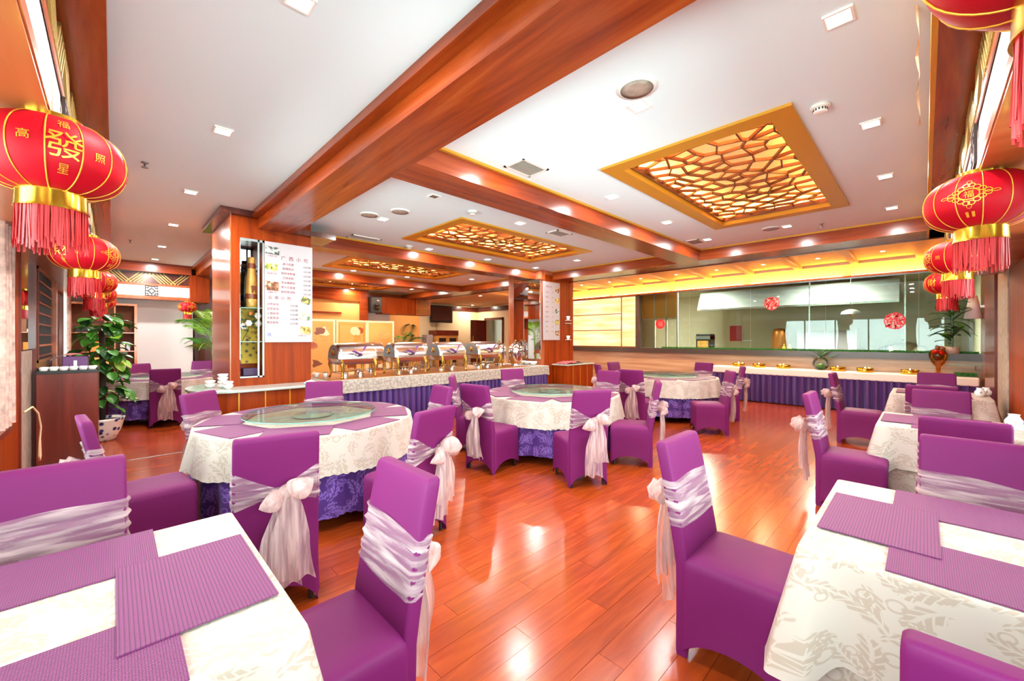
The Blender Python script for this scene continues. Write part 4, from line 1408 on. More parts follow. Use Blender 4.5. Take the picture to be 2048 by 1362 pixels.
def chair_meshes():
    # backrest: from the floor up to the rounded top edge
    base = subdivided(rrect(CW, CT, 0.014, 3), 0.045)
    loops = []
    zs = [0.0, 0.05, 0.12, 0.2, 0.3, 0.42, 0.5, 0.6, 0.7, 0.8, 0.9, 0.955, 0.975, 0.984, 0.986]
    for i, z in enumerate(zs):
        sh = (0, 0, 0, 0, 0, 0, 0, 0, 0, 0, 0, 0.0, 0.002, 0.008, 0.018)[i]
        lp = []
        for x, y in base:
            xx = x * (1 - 0.035 * max(0, (z - 0.4) / 0.6) - 0.03 * math.sin(min(z / 0.45, 1) * PI))
            fx = max(0.0, 1 - sh / CW)
            arch = 0.13 * max(0.0, 1 - (x / (CW * 0.98)) ** 2) ** 0.55
            zz = z + arch * (1 - z / 0.30) if z < 0.30 else z
            lp.append((xx * fx, back_y(z) + y * (1 - sh / CT * 0.95), zz))
        loops.append(lp)
    back = loops_mesh(loops)
    # seat and skirt
    sb = subdivided(rrect(0.215, 0.225, 0.03, 4), 0.05)
    loops = []
    lv = [(0.0, 0), (0.06, 0), (0.14, 0), (0.24, 0), (0.34, 0), (0.42, 0), (0.448, 0.004), (0.462, 0.013), (0.472, 0.032), (0.479, 0.075), (0.483, 0.14), (0.484, 0.2)]
    for z, ins in lv:
        lp = []
        for x, y in sb:
            fx = 1 - ins / 0.215
            fy = 1 - ins / 0.225
            m = min(0.215 - abs(x), 0.225 - abs(y))
            side_x = abs(abs(x) - 0.215) < 0.02
            t = abs(y) / 0.225 if side_x else abs(x) / 0.215
            mid = max(0.0, 1 - t * t)
            pinch = 1 - 0.05 * mid * math.sin(min(z / 0.44, 1) * PI) + 0.02 * (1 - mid) * max(0, 1 - z / 0.2)
            arch = 0.12 * mid ** 0.55
            zz = z + arch * (1 - z / 0.30) if z < 0.30 else z
            lp.append((x * fx * pinch, 0.02 + y * fy * pinch, zz))
        loops.append(lp)
    seat = loops_mesh(loops)
    return back.mesh('backrest', 'purple_stretch', True), seat.mesh('seat', 'purple_stretch', True)


def sash_meshes(seed):
    rnd = random.Random(seed)
    ph = [rnd.uniform(0, 6.28) for _ in range(12)]
    base = subdivided(rrect(CW, CT, 0.02, 2), 0.022)
    n = len(base)
    rows = 16
    zc = 0.70 + rnd.uniform(-0.012, 0.012)
    tilt = rnd.uniform(-0.08, 0.08)
    loops = []
    for j in range(rows + 1):
        f = j / rows - 0.5
        lp = []
        for i, (x, y) in enumerate(base):
            rear = y < 0
            ax = min(1.0, abs(x) / (CW * 0.95))
            if rear:
                h = 0.045 + 0.165 * ax ** 1.2
                z = zc + f * h - 0.03 * (1 - ax)
            else:
                h = 0.215 + 0.01 * math.sin(3 * x / CW + ph[0])
                z = zc + f * h + tilt * x
            rip = math.sin(f * 26 + 5.0 * x + ph[1] + 1.2 * math.sin(9 * x + ph[2])) + 0.6 * math.sin(f * 47 - 8 * x + ph[3])
            off = 0.006 + 0.0045 * rip
            nx, ny = (1 if x > 0 else -1) * (abs(x) > CW - 0.021), (1 if y > 0 else -1) * (abs(y) > CT - 0.004 or abs(x) < CW - 0.02)
            z += 0.003 * rip * (1 if abs(f) > 0.45 else 0.3)
            sx = 1 - 0.035 * max(0, (z - 0.4) / 0.6)
            lp.append((x * sx + nx * off, back_y(z) + y + ny * off, z))
        loops.append(lp)
    band = loops_mesh(loops, False).mesh('sash', 'sash_band', True)
    yb = back_y(zc - 0.03) - CT - 0.018
    zk = zc - 0.03
    kx = rnd.uniform(-0.03, 0.05)
    knot = G().ball((kx, yb - 0.025, zk), 0.036, 0.042, 0.038, 14, 9, 0.07, seed).mesh('knot', 'sash_bow', True)
    loopsm = []
    for sgn, sc_ in ((1, 1.0 + rnd.uniform(-0.1, 0.25)), (-1, 0.85 + rnd.uniform(-0.15, 0.15))):
        up = 0.55 if sgn > 0 else -0.35

        def fn(u, v, sgn=sgn, up=up, sc_=sc_):
            # puffed teardrop with creases running out of the knot
            a = 2 * PI * u
            t = v
            rad = (math.sin(PI * min(1, t ** 0.75)) ** 0.8) * 0.058 * sc_ + 0.006 * (1 - t)
            crease = 1 + 0.13 * math.sin(7 * a + ph[5]) + 0.08 * math.sin(11 * a + ph[6] + 4 * t)
            L = 0.15 * sc_ * t
            cx = kx + sgn * (0.012 + L * math.cos(up))
            cz = zk + L * math.sin(up) - 0.02 * t * t
            return (cx - sgn * math.sin(up) * rad * crease * math.cos(a), yb - 0.03 - 0.05 * math.sin(PI * t) + 0.95 * rad * crease * math.sin(a), cz + math.cos(up) * rad * crease * math.cos(a))
        loopsm.append(G().grid(fn, 20, 10, closeu=True).mesh('bow_loop', 'sash_bow', True))
    tails = []
    for k, (ln, dx) in enumerate(((0.52 + rnd.uniform(-0.03, 0.03), -0.02), (0.40 + rnd.uniform(-0.06, 0.06), 0.045))):
        def fn(u, v, ln=ln, dx=dx, k=k):
            w = 0.028 + 0.058 * min(1, v * 2.2) ** 0.8 + 0.012 * v
            a = u - 0.5
            fold = 0.017 * math.sin(4.2 * PI * u + ph[7 + k]) * (0.5 + 0.7 * v)
            return (kx + dx * (0.3 + 0.7 * v) + a * 2 * w + 0.012 * math.sin(5 * v + ph[9]), yb - 0.026 - 0.024 * k - 0.06 * v * (1 - v) - 0.008 + fold, zk - ln * v - 0.012 * a * v + 0.010 * math.sin(11 * u + ph[10]) * v)
        tails.append(G().grid(fn, 16, 14).mesh('tail', 'sash_tail', True))
    return band, knot, loopsm, tails


BACK_M, SEAT_M = chair_meshes()
SASH = [sash_meshes(s) for s in (3, 8, 21, 34)]
_foot = G().lathe([(0.014, 0.0), (0.014, 0.03), (0.012, 0.44)], 8).mesh('leg', 'black')


def chair(bx, by, heading, label, group):
    """bx, by: centre of the back's top edge in plan; heading: direction the sitter looks, degrees from +X"""
    h = math.radians(heading)
    back_off = 0.30
    x, y = bx + back_off * math.cos(h), by + back_off * math.sin(h)
    t = thing('banquet_chair', label, 'chair', (x, y, 0.0), h - PI / 2, group)
    put('backrest', BACK_M, t)
    put('seat', SEAT_M, t)
    for lx, ly in ((-0.18, 0.2), (0.18, 0.2), (-0.17, -0.2), (0.17, -0.2)):
        put('leg', _foot, t, (lx, ly, 0.005))
    v = SASH[chair.n % 4]
    chair.n += 1
    s = put('sash', v[0], t)
    put('knot', v[1], s)
    for m in v[2]:
        put('bow_loop', m, s)
    for m in v[3]:
        put('tail', m, s)
    return t


chair.n = 0
T1, T2, T3, T4 = (1.36, 4.11), (4.32, 3.62), (7.75, 3.55), (0.75, 10.15)


def facing(bx, by, T):
    return math.degrees(math.atan2(T[1] - by, T[0] - bx))


ga, gb, gc, gd, ge = 'chairs at the near left table', 'chairs at the nearest round table', 'chairs at the middle round table', 'chairs at the farthest right round table', 'chairs at the round table by the white wall'
gf, gg_, gh = 'chairs at the near right table', 'chairs at the second right table', 'chairs at the third right table'
S = 'purple chair, pink sash, '
CH = [
    (-0.16, 2.47, -90, S + 'cut by the left edge beyond the near left table', ga),
    (0.83, 1.455, 180, S + 'foreground beside the near left table, seat towards us', ga),
    (0.625, 2.42, 78, S + 'big bow towards us, nearest of the round table chairs', gb),
    (1.68, 2.51, 104, S + 'bow to the right, right of the nearest round table', gb),
    (-0.13, 3.80, 6, S + 'seen edge-on left of the nearest round table', gb),
    (0.58, 4.83, -45, S + 'front towards us, far left of the nearest round table', gb),
    (1.78, 4.98, -115, S + 'between the nearest round table and the menu pillar console', gb),
    (2.52, 3.64, 172, S + 'facing left on the aisle side of the nearest round table', gb),
    (3.38, 2.31, 60, S + 'bow towards us, at the front of the middle round table', gc),
    (4.64, 2.24, 120, S + 'seat to the left and bow to the right, middle round table', gc),
    (2.85, 3.49, 8, S + 'bow hanging left, at the left of the middle round table', gc),
    (3.31, 4.53, -42, S + 'with peach sash before the buffet, left of the middle round table', gc),
    (4.72, 4.80, -108, S + 'before the buffet, far side of the middle round table', gc),
    (5.57, 3.49, 178, S + 'front sash towards us, right of the middle round table', gc),
    (6.0, 3.35, 8, S + 'bow towards us, left of the farthest right round table', gd),
    (7.72, 4.72, -92, S + 'by the travertine wall, upper left of the farthest round table', gd),
    (8.85, 3.25, 165, S + 'by the travertine wall, upper right of the farthest round table', gd),
    (6.78, 4.50, -44, S + 'edge-on by the mirrored pillar at the farthest right round table', gd),
    (6.93, 2.15, 122, S + 'bow to the right, front right of the farthest round table', gd),
    (8.19, 2.33, 112, S + 'partly hidden with peach bow, right of the farthest round table', gd),
    (0.62, 8.88, 86, S + 'pale bow towards us at the table by the white wall', ge),
    (0.36, 11.0, -60, S + 'front towards us left of the white wall', ge),
    (-0.52, 9.95, 4, S + 'half behind the leafy potted plant', ge),
    (1.42, 11.35, -122, S + 'beside the tall palm at the white wall', ge),
    (2.115, 0.90, -90, S + 'large in the right foreground, bow blowing left', gf),
    (3.09, -0.18, 180, S + 'front sash towards us behind the near right table', gf),
    (1.0, -0.17, 0, S + 'only its top visible at the bottom right corner', gf),
    (4.70, 0.755, -90, S + 'bow to the left at the end of the second right table', gg_),
    (3.81, -0.17, 0, S + 'back towards us just beyond the near right table', gg_),
    (5.79, -0.11, 180, S + 'front towards us beyond the second right table', gg_),
    (7.60, 0.95, -90, S + 'bow to the left at the end of the third right table', gh),
    (6.27, -0.05, 0, S + 'back towards us before the third right table', gh),
    (8.62, -0.12, 180, S + 'farthest right, before the candle counter', gh),
]
for c in CH:
    chair(*c)


# ================================================================== TABLES
def round_cloth(name, R, ztop, drop, mat, nf, amp, seed, label, cat, loc, scallop=0.012, flare=0.03, top=True):
    rnd = random.Random(seed)
    ph = [rnd.uniform(0, 6.28) for _ in range(5)]
    n = 192
    loops = []

    def fold(a):
        return 0.6 * math.sin(nf * a + ph[0]) + 0.4 * math.sin((nf * 1.7 // 1) * a + ph[1]) + 0.25 * math.sin(3 * a + ph[2])
    rings = []
    if top:
        rings += [(0.001, None), (R * 0.5, None), (R - 0.012, None)]
    for r, _ in rings:
        loops.append([(r * math.cos(2 * PI * k / n), r * math.sin(2 * PI * k / n), ztop) for k in range(n)])
    for d in (0.0, 0.02, 0.08, 0.2, 0.4, 0.6, 0.8, 0.94, 1.0):
        lp = []
        for k in range(n):
            a = 2 * PI * k / n
            r = R + (0.004 if d > 0 else 0) + d * flare + amp * fold(a) * d ** 0.8
            z = ztop - 0.004 * (d > 0) - d * drop
            if d == 1.0:
                z += scallop * abs(math.sin(a * 46))
            lp.append((r * math.cos(a), r * math.sin(a), z))
        loops.append(lp)
    o = put(name, cloth_mesh(loops, 3, name, mat), None, loc)
    tag(o, label, cat)
    return o


_mat_m = G().box(-0.17, 0.17, -0.25, 0.25, 0.0, 0.004).mesh('placemat', 'mat_weave')
_tt = G().lathe([(0.0, 0.0), (0.565, 0.0), (0.572, 0.005), (0.565, 0.011), (0.0, 0.011)], 72, cap=False).mesh('glass_disc', 'turntable_glass', 'auto')
_te = G().lathe([(0.571, 0.001), (0.575, 0.0055), (0.571, 0.010)], 72, cap=False).mesh('glass_rim', 'glass_edge', True)
_tb = G().lathe([(0.17, 0.0), (0.17, 0.012), (0.06, 0.016), (0.06, 0.03), (0.0, 0.03)], 40).mesh('bearing', 'frosted_green', 'auto')


def round_table(c, who, seed, mats=8, dirs=None):
    R = 0.90
    t = thing('round_table', 'round banquet table under cloths, ' + who, 'table', (c[0], c[1], 0), group='round banquet tables')
    G().lathe([(0.0, 0.715), (R - 0.02, 0.715), (R - 0.02, 0.738), (0.0, 0.738)], 48).build('tabletop', 'wood_dark', t)
    G().lathe([(0.05, 0.04), (0.05, 0.715)], 16).build('pedestal', 'black', t, True)
    for k in range(4):
        a = k * PI / 2 + 0.4
        G().bar((0.04 * math.cos(a), 0.04 * math.sin(a), 0.05), (0.5 * math.cos(a), 0.5 * math.sin(a), 0.02), 0.05, 0.04).build('foot', 'black', t)
    round_cloth('under_tablecloth', R, 0.742, 0.64, 'purple_damask', 17, 0.035, seed, 'purple damask under-cloth hanging in folds, ' + who, 'tablecloth', (c[0], c[1], 0), 0.014, 0.0)
    round_cloth('tablecloth', R + 0.012, 0.752, 0.31, 'cream_damask', 15, 0.028, seed + 5, 'white damask overlay with scalloped hem, ' + who, 'tablecloth', (c[0], c[1], 0), 0.014, 0.05)
    for k in range(mats):
        a = 2 * PI * (k + 0.15) / mats + 0.2
        o = put('placemat', _mat_m, None, (c[0] + 0.70 * math.cos(a), c[1] + 0.70 * math.sin(a), 0.7535 + 0.0042 * (k % 2)), a)
        tag(o, 'purple woven placemat ' + dirs[k % len(dirs)] + ', ' + who, 'placemat', 'placemats on round tables')
    tt = thing('glass_turntable', 'round greenish glass turntable, ' + who, 'turntable', (c[0], c[1], 0.762), group='glass turntables')
    put('bearing', _tb, tt)
    put('glass_disc', _tt, tt, (0, 0, 0.03))
    put('glass_rim', _te, tt, (0, 0, 0.03))


D8 = ['on the side of the glass wall', 'at the far right rim', 'on the buffet side', 'at the far left rim', 'on the window side', 'at the near left rim', 'on the side nearest us', 'at the near right rim']
round_table(T1, 'nearest round table', 1, 8, D8)
round_table(T2, 'middle round table', 2, 8, D8)
round_table(T3, 'farthest right round table', 3, 8, D8)
round_table(T4, 'round table by the white wall', 4, 8, D8)


def rect_cloth(hx, hy, ztop, drop, corner_drop, flare, mat, seed, scal=0.01, amp=0.012, corner_out=0.10):
    rnd = random.Random(seed)
    ph = [rnd.uniform(0, 6.28) for _ in range(6)]
    base = subdivided(rrect(hx, hy, 0.018, 3), 0.016)
    loops = [[(x * 0.001, y * 0.001, ztop) for x, y in base], [(x * 0.6, y * 0.6, ztop) for x, y in base], [(x - 0.006 * (1 if x > 0 else -1), y - 0.006 * (1 if y > 0 else -1), ztop) for x, y in base]]
    per = 0.0
    for d in (0.0, 0.03, 0.1, 0.22, 0.4, 0.6, 0.8, 0.95, 1.0):
        lp = []
        for i, (x, y) in enumerate(base):
            ex = abs(abs(x) - hx) < 0.02
            ey = abs(abs(y) - hy) < 0.02
            nx = (1 if x > 0 else -1) if ex else 0
            ny = (1 if y > 0 else -1) if ey else 0
            dist = hy - abs(y) if ex and not ey else (hx - abs(x) if ey and not ex else 0.0)
            cor = max(0.0, 1 - dist / 0.14)
            cor = cor * cor * (3 - 2 * cor)
            valley = math.exp(-((dist - 0.16) / 0.06) ** 2)
            s = x if ey else y
            fold = amp * (math.sin(15 * s + ph[0]) + 0.6 * math.sin(31 * s + ph[1])) * (1 - cor)
            out = d * (flare + fold + corner_out * cor - 0.03 * valley) + 0.003 * (d > 0)
            L = math.hypot(nx, ny) or 1
            z = ztop - 0.003 * (d > 0) - d * (drop + corner_drop * cor)
            if d == 1.0:
                z += scal * abs(math.sin(i * 0.42))
            lp.append((x + nx / L * out, y + ny / L * out, z))
        loops.append(lp)
    return cloth_mesh(loops, 3, 'tablecloth', mat)


def rect_table(x0, x1, y0, y1, who, seed):
    cx, cy, hx, hy = (x0 + x1) / 2, (y0 + y1) / 2, (x1 - x0) / 2, (y1 - y0) / 2
    t = thing('dining_table', 'square dining table hidden under cream cloths, ' + who, 'table', (cx, cy, 0), group='square tables')
    G().box(-hx + 0.012, hx - 0.012, -hy + 0.012, hy - 0.012, 0.705, 0.733).build('tabletop', 'wood_dark', t)
    lm = G().box(-0.022, 0.022, -0.022, 0.022, 0, 0.705).mesh('leg', 'wood_dark')
    for sx in (-1, 1):
        for sy in (-1, 1):
            put('leg', lm, t, (sx * (hx - 0.06), sy * (hy - 0.06), 0))
    o = put('under_tablecloth', rect_cloth(hx - 0.006, hy - 0.006, 0.738, 0.70, 0.0, 0.012, 'cream_damask', seed, 0.0, 0.006, 0.02), None, (cx, cy, 0))
    tag(o, 'floor-length cream damask cloth, ' + who, 'tablecloth', 'cream tablecloths')
    o = put('tablecloth', rect_cloth(hx, hy, 0.745, 0.36, 0.10, 0.022, 'cream_damask', seed + 3), None, (cx, cy, 0))
    tag(o, 'cream damask overlay with draped scalloped corners, ' + who, 'tablecloth', 'cream tablecloths')
    return cx, cy


def mat_at(x0, x1, y0, y1, lab, lift=0.0):
    o = put('placemat', _mat_m, None, ((x0 + x1) / 2, (y0 + y1) / 2, 0.7465 + lift), 0 if (y1 - y0) > (x1 - x0) else PI / 2)
    tag(o, lab, 'placemat', 'placemats on square tables')


rect_table(-0.55, 0.365, 1.125, 2.11, 'near left table', 1)
rect_table(1.77, 2.765, -0.59, 0.325, 'near right table', 2)
rect_table(4.76, 5.64, -0.59, 0.30, 'second right table', 3)
rect_table(7.5, 8.44, -0.59, 0.33, 'third right table', 4)
mat_at(-0.39, 0.11, 1.79, 2.12, 'purple woven placemat on the far side of the near left table')
mat_at(-0.38, 0.12, 1.14, 1.47, 'purple woven placemat at the near edge of the near left table, bottom of the picture')
mat_at(0.005, 0.345, 1.315, 1.835, 'purple woven placemat across the right end of the near left table, on top', 0.0045)
mat_at(2.42, 2.76, -0.40, 0.10, 'purple woven placemat on the far side of the near right table')
mat_at(1.785, 2.125, -0.41, 0.09, 'purple woven placemat on the near side of the near right table')
mat_at(1.985, 2.50, -0.04, 0.30, 'purple woven placemat across the left end of the near right table, on top', 0.0045)
for nm, xa, xb in (('second right table', 4.76, 5.64), ('third right table', 7.5, 8.44)):
    mat_at(xb - 0.35, xb - 0.01, -0.42, 0.08, 'purple woven placemat on the far side of the ' + nm)
    mat_at(xa + 0.012, xa + 0.352, -0.42, 0.08, 'purple woven placemat on the near side of the ' + nm)
    mat_at(xa + 0.2, xa + 0.7, -0.06, 0.28, 'purple woven placemat across the aisle end of the ' + nm, 0.0045)


# teapots and cruets on the right tables
def creamer(x, y, z, lab):
    t = thing('cruet_pot', lab, 'pot', (x, y, z))
    G().lathe([(0.035, 0.0), (0.05, 0.03), (0.052, 0.06), (0.034, 0.085), (0.03, 0.10), (0.036, 0.11), (0.0, 0.112)], 18).build('body', 'porcelain', t, True)
    G().tube([(0.045, 0, 0.07), (0.075, 0, 0.075), (0.078, 0, 0.04), (0.048, 0, 0.03)], 0.006, 6).build('handle', 'porcelain', t, True)
    G().tube([(-0.04, 0, 0.05), (-0.065, 0, 0.07), (-0.075, 0, 0.09)], [0.012, 0.009, 0.006], 8).build('spout', 'porcelain', t, True)


def condiment_tray(x, y, z, lab):
    t = thing('condiment_tray', lab, 'tray', (x, y, z))
    G().box(-0.09, 0.09, -0.055, 0.055, 0, 0.012).box(-0.09, -0.083, -0.055, 0.055, 0.012, 0.05).box(0.083, 0.09, -0.055, 0.055, 0.012, 0.05).box(-0.09, 0.09, 0.048, 0.055, 0.012, 0.05).build('tray', 'porcelain', t)


condiment_tray(5.35, -0.53, 0.746, 'white condiment tray on the second right table by the wall')
creamer(5.33, -0.52, 0.758, 'white cruet pot in the tray on the second right table')
creamer(7.95, -0.50, 0.746, 'white cruet pot on the third right table by the wall')
creamer(8.1, -0.56, 0.746, 'second white cruet pot on the third right table')
condiment_tray(2.3, -0.57, 0.746, 'white condiment tray on the near right table by the wall')
creamer(2.3, -0.56, 0.758, 'white cruet pot in the tray on the near right table')

# ================================================================== BUFFET
BX0, BX1, BY0, BY1, BZ = 2.28, 7.32, 6.26, 7.62, 0.85
t = thing('buffet_table', 'long buffet table between the two pillars', 'buffet table', ((BX0 + BX1) / 2, (BY0 + BY1) / 2, 0))
hx, hy = (BX1 - BX0) / 2, (BY1 - BY0) / 2
G().box(-hx + 0.03, hx - 0.03, -hy + 0.03, hy - 0.03, BZ - 0.05, BZ - 0.015).build('tabletop', 'wood_dark', t)
lm = G().box(-0.03, 0.03, -0.03, 0.03, 0, BZ - 0.05).mesh('leg', 'wood_dark')
for sx in (-0.95, -0.3, 0.3, 0.95):
    for sy in (-0.85, 0.85):
        put('leg', lm, t, (sx * hx, sy * hy, 0))


def pleated(pts_len, fn_base, z0, z1, period, amp, mat, label, name='table_skirt', seed=0):
    rnd = random.Random(seed)
    n = int(pts_len / period * 8)
    jit = [rnd.uniform(0.7, 1.3) for _ in range(n + 1)]

    def fn(u, v):
        s = u * pts_len
        k = s / period
        w = math.sin(2 * PI * k + 0.6 * math.sin(k * 1.3)) + 0.35 * math.sin(4 * PI * k + 1)
        a = amp * (0.55 + 0.6 * (1 - v)) * jit[int(k) % n]
        return fn_base(s, w * a, z0 + (z1 - z0) * v)
    o = G().grid(fn, n, 5).build(name, mat, None, True)
    return tag(o, label, 'table skirt')


LB = (BX1 - BX0) + 2 * 1.0
pleated(LB, lambda s, d, z: (BX0 - d, BY0 + 1.0 - s, z) if s < 1.0 else ((BX0 + s - 1.0, BY0 - d, z) if s < 1.0 + BX1 - BX0 else (BX1 + d, BY0 + s - 1.0 - (BX1 - BX0), z)),
        0.02, 0.66, 0.11, 0.05, 'purple_skirt', 'purple pleated skirt hanging along the buffet front', seed=2)
# white lace runner over the top with a deep drop
_bc = rect_cloth(hx + 0.03, hy + 0.03, BZ, 0.20, 0.02, 0.01, 'white_lace', 9, 0.006, 0.004, 0.01)
tag(put('buffet_cloth', _bc, None, ((BX0 + BX1) / 2, (BY0 + BY1) / 2, 0)), 'white patterned cloth over the buffet with deep hem', 'tablecloth')
tag(G().box(BX0 + 0.06, BX1 - 0.5, BY0 + 0.06, BY1 - 0.06, BZ + 0.001, BZ + 0.009).build('buffet_glass_sheet', 'copper', None), 'glossy brown protective sheet under the chafing dishes', 'table top')


def chafer_parts():
    P = []
    # roll-top lid, half cylinder along X with rounded ends
    n = 18

    def lid(u, v):
        a = PI * v
        x = (u - 0.5) * 0.56
        e = 1 - max(0, (abs(u - 0.5) - 0.44) / 0.06) ** 2 * 0.10
        return (x, -0.215 * e * math.cos(a), 0.265 + 0.225 * e * math.sin(a) ** 0.85)
    P.append(('lid', G().grid(lid, 24, n).mesh('lid', 'steel', True)))
    for s in (-1, 1):
        pts = [(s * 0.28, -0.215 * 0.9 * math.cos(PI * k / 16), 0.265 + 0.225 * 0.9 * math.sin(PI * k / 16) ** 0.85) for k in range(17)]
        P.append(('end_plate', G().add(pts, [tuple(range(17)) if s > 0 else tuple(range(16, -1, -1))]).mesh('end_plate', 'steel_dull')))
        P.append(('end_boss', G().lathe([(0.05, 0), (0.04, 0.012), (0, 0.014)], 16).xform(Matrix.Translation((s * 0.281, 0, 0.36)) @ Matrix.Rotation(s * PI / 2, 4, 'Y')).mesh('end_boss', 'brass', True)))
    P.append(('pan', G().add([p for z, f in ((0.19, 0.88), (0.20, 0.95), (0.262, 1.0), (0.27, 1.03), (0.275, 1.0)) for p in [(x * f, y * f, z) for x, y in rrect(0.282, 0.218, 0.03, 4)]],
                             [(i * 20 + k, i * 20 + (k + 1) % 20, (i + 1) * 20 + (k + 1) % 20, (i + 1) * 20 + k) for i in range(4) for k in range(20)] + [tuple(range(19, -1, -1))]).mesh('pan', 'steel', 'auto')))
    for sx in (-1, 1):
        for sy in (-1, 1):
            P.append(('leg', G().tube([(sx * 0.235, sy * 0.205, 0.262), (sx * 0.245, sy * 0.225, 0.19), (sx * 0.232, sy * 0.205, 0.10), (sx * 0.236, sy * 0.212, 0.03), (sx * 0.25, sy * 0.225, 0.0)],
                                      [0.021, 0.022, 0.014, 0.011, 0.017], 10).mesh('leg', 'brass', True)))
    P.append(('stretcher', G().tube([(-0.235, 0.2, 0.07), (0.235, 0.2, 0.07)], 0.006, 6).tube([(-0.235, -0.2, 0.07), (-0.235, 0.2, 0.07)], 0.006, 6).tube([(0.235, -0.2, 0.07), (0.235, 0.2, 0.07)], 0.006, 6).mesh('stretcher', 'steel')))
    for sx in (-0.11, 0.11):
        P.append(('burner', G().lathe([(0.042, 0.0), (0.042, 0.06), (0.036, 0.072), (0.02, 0.075), (0.0, 0.075)], 16, sx, 0.0).mesh('burner', 'chrome', 'auto')))
    P.append(('handle', G().tube([(-0.07, -0.205, 0.335), (-0.05, -0.24, 0.325), (0.05, -0.24, 0.325), (0.07, -0.205, 0.335)], 0.008, 8).mesh('handle', 'chrome', True)))
    # purple napkin knotted round the handle
    g = G().ball((0, -0.243, 0.325), 0.034, 0.02, 0.02, 12, 7, 0.12, 3)
    P.append(('napkin_knot', g.mesh('napkin_knot', 'plum', True)))
    for dx, dz in ((-0.11, 0.055), (0.085, 0.12)):
        def fn(u, v, dx=dx, dz=dz):
            return (dx * v + (u - 0.5) * 0.035 * (0.5 + v), -0.25 - 0.012 * math.sin(PI * v) + 0.008 * math.sin(6 * u), 0.33 + dz * v + (u - 0.5) * 0.02)
        P.append(('napkin_end', G().grid(fn, 6, 6).mesh('napkin_end', 'purple_box', True)))
    return P


CP = chafer_parts()
CHAF = [(2.82, 6.62, 'first of the front row, nearest the menu pillar'), (3.78, 6.62, 'second of the front row'), (4.70, 6.62, 'third of the front row'), (5.64, 6.62, 'last of the front row'),
        (3.32, 7.3, 'first of the back row, behind the nearest dish'), (4.28, 7.3, 'second of the back row'), (5.22, 7.3, 'third of the back row'), (6.1, 7.3, 'last of the back row')]
for k, (x, y, w) in enumerate(CHAF):
    t = thing('chafing_dish', 'steel roll-top chafing dish on the buffet, ' + w, 'chafing dish', (x, y, BZ + 0.009), 0.0 if k < 4 else PI, 'chafing dishes on the buffet')
    t.scale = (1.14, 1.14, 1.14)
    for nme, me in CP:
        if k >= 4 and nme.startswith('napkin'):
            continue
        put(nme, me, t)
for k, (x, y) in enumerate(((6.42, 6.95), (6.55, 6.55))):
    t = thing('soup_urn', 'tall chrome urn with finial on the buffet, ' + ('behind, farther from the pillar' if k == 0 else 'in front, next to the mirrored pillar'), 'urn', (x, y, BZ + 0.009))
    G().lathe([(0.13, 0.0), (0.13, 0.02), (0.10, 0.05), (0.12, 0.08), (0.15, 0.12), (0.155, 0.36), (0.15, 0.40)], 28).build('body', 'chrome', t, True)
    G().lathe([(0.157, 0.40), (0.157, 0.415), (0.13, 0.47), (0.08, 0.51), (0.03, 0.53), (0.0, 0.533)], 28).build('lid', 'chrome', t, True)
    G().lathe([(0.012, 0.53), (0.01, 0.55), (0.026, 0.57), (0.022, 0.595), (0.0, 0.61)], 14).build('finial', 'gold_metal', t, True)
    G().tube([(0.0, -0.155, 0.1), (0.0, -0.2, 0.1), (0.0, -0.205, 0.06)], 0.012, 8).build('tap', 'gold_metal', t, True)
# small things at both ends of the buffet
for k, (x, y) in enumerate(((2.36, 6.95), (2.45, 6.82), (2.52, 7.0))):
    tag(G().lathe([(0.028, 0), (0.036, 0.04), (0.04, 0.075), (0.035, 0.075), (0.03, 0.01), (0, 0.008)], 16).build('cup', 'porcelain' if k < 2 else 'chrome', None, True, (x, y, BZ + 0.005)),
        ('white cup at the pillar end of the buffet, left one', 'white cup at the pillar end of the buffet, front one', 'small metal cup at the pillar end of the buffet')[k], 'cup')
for k, (x, y) in enumerate(((7.15, 6.55), (7.15, 6.75), (7.18, 6.95), (7.18, 7.15))):
    tag(G().lathe([(0.05, 0), (0.085, 0.05), (0.095, 0.085), (0.09, 0.085), (0.05, 0.012), (0, 0.01)], 20).build('bowl', 'porcelain', None, True, (x, y, BZ + 0.005)),
        'white bowl before the pillar mirror, ' + ('nearest', 'second', 'third', 'farthest')[k] + ' of the row', 'bowl', 'white bowls before the pillar mirror')
tag(G().grid(lambda u, v: (7.75 + 0.75 * u, 6.05 + 0.35 * v, 0.865 + 0.05 * abs(math.sin(7 * u + 3 * v)) * math.sin(PI * u) + 0.02 * math.sin(9 * v + 2 * u) ** 2), 20, 10).build('red_cloth', 'red_cloth', None, True), 'crumpled red cloth on the console of the mirrored pillar', 'cloth')

# on the menu pillar console
for k, (x, y, n) in enumerate(((0.86, 6.25, 2), (0.97, 6.12, 4), (1.0, 5.98, 2))):
    for i in range(n):
        tag(G().lathe([(0.03, 0), (0.052, 0.03), (0.058, 0.05), (0.053, 0.05), (0.03, 0.008), (0, 0.006)], 18).build('bowl', 'porcelain', None, True, (x, y, 0.876 + 0.042 * i)),
            'small white bowl on the pillar console, ' + ('left', 'tall middle', 'right')[k] + ' stack, ' + ('bottom', 'second', 'third', 'top')[i] + ' one', 'bowl', 'stacked bowls on the pillar console')
tag(G().grid(lambda u, v: (1.93 + 0.16 * (u - 0.5) + 0.02 * v, 5.95 + 0.12 * (v - 0.5), 0.878 + 0.035 * math.sin(PI * u) * math.sin(PI * v) + 0.012 * math.sin(9 * u + 5 * v) ** 2), 12, 10).build('blue_tissue', 'tissue_blue', None, True), 'crumpled light blue face mask on the pillar console', 'mask')
# ================================================================== RED LANTERNS
LR, LH, LRING = 0.215, 0.275, 0.098


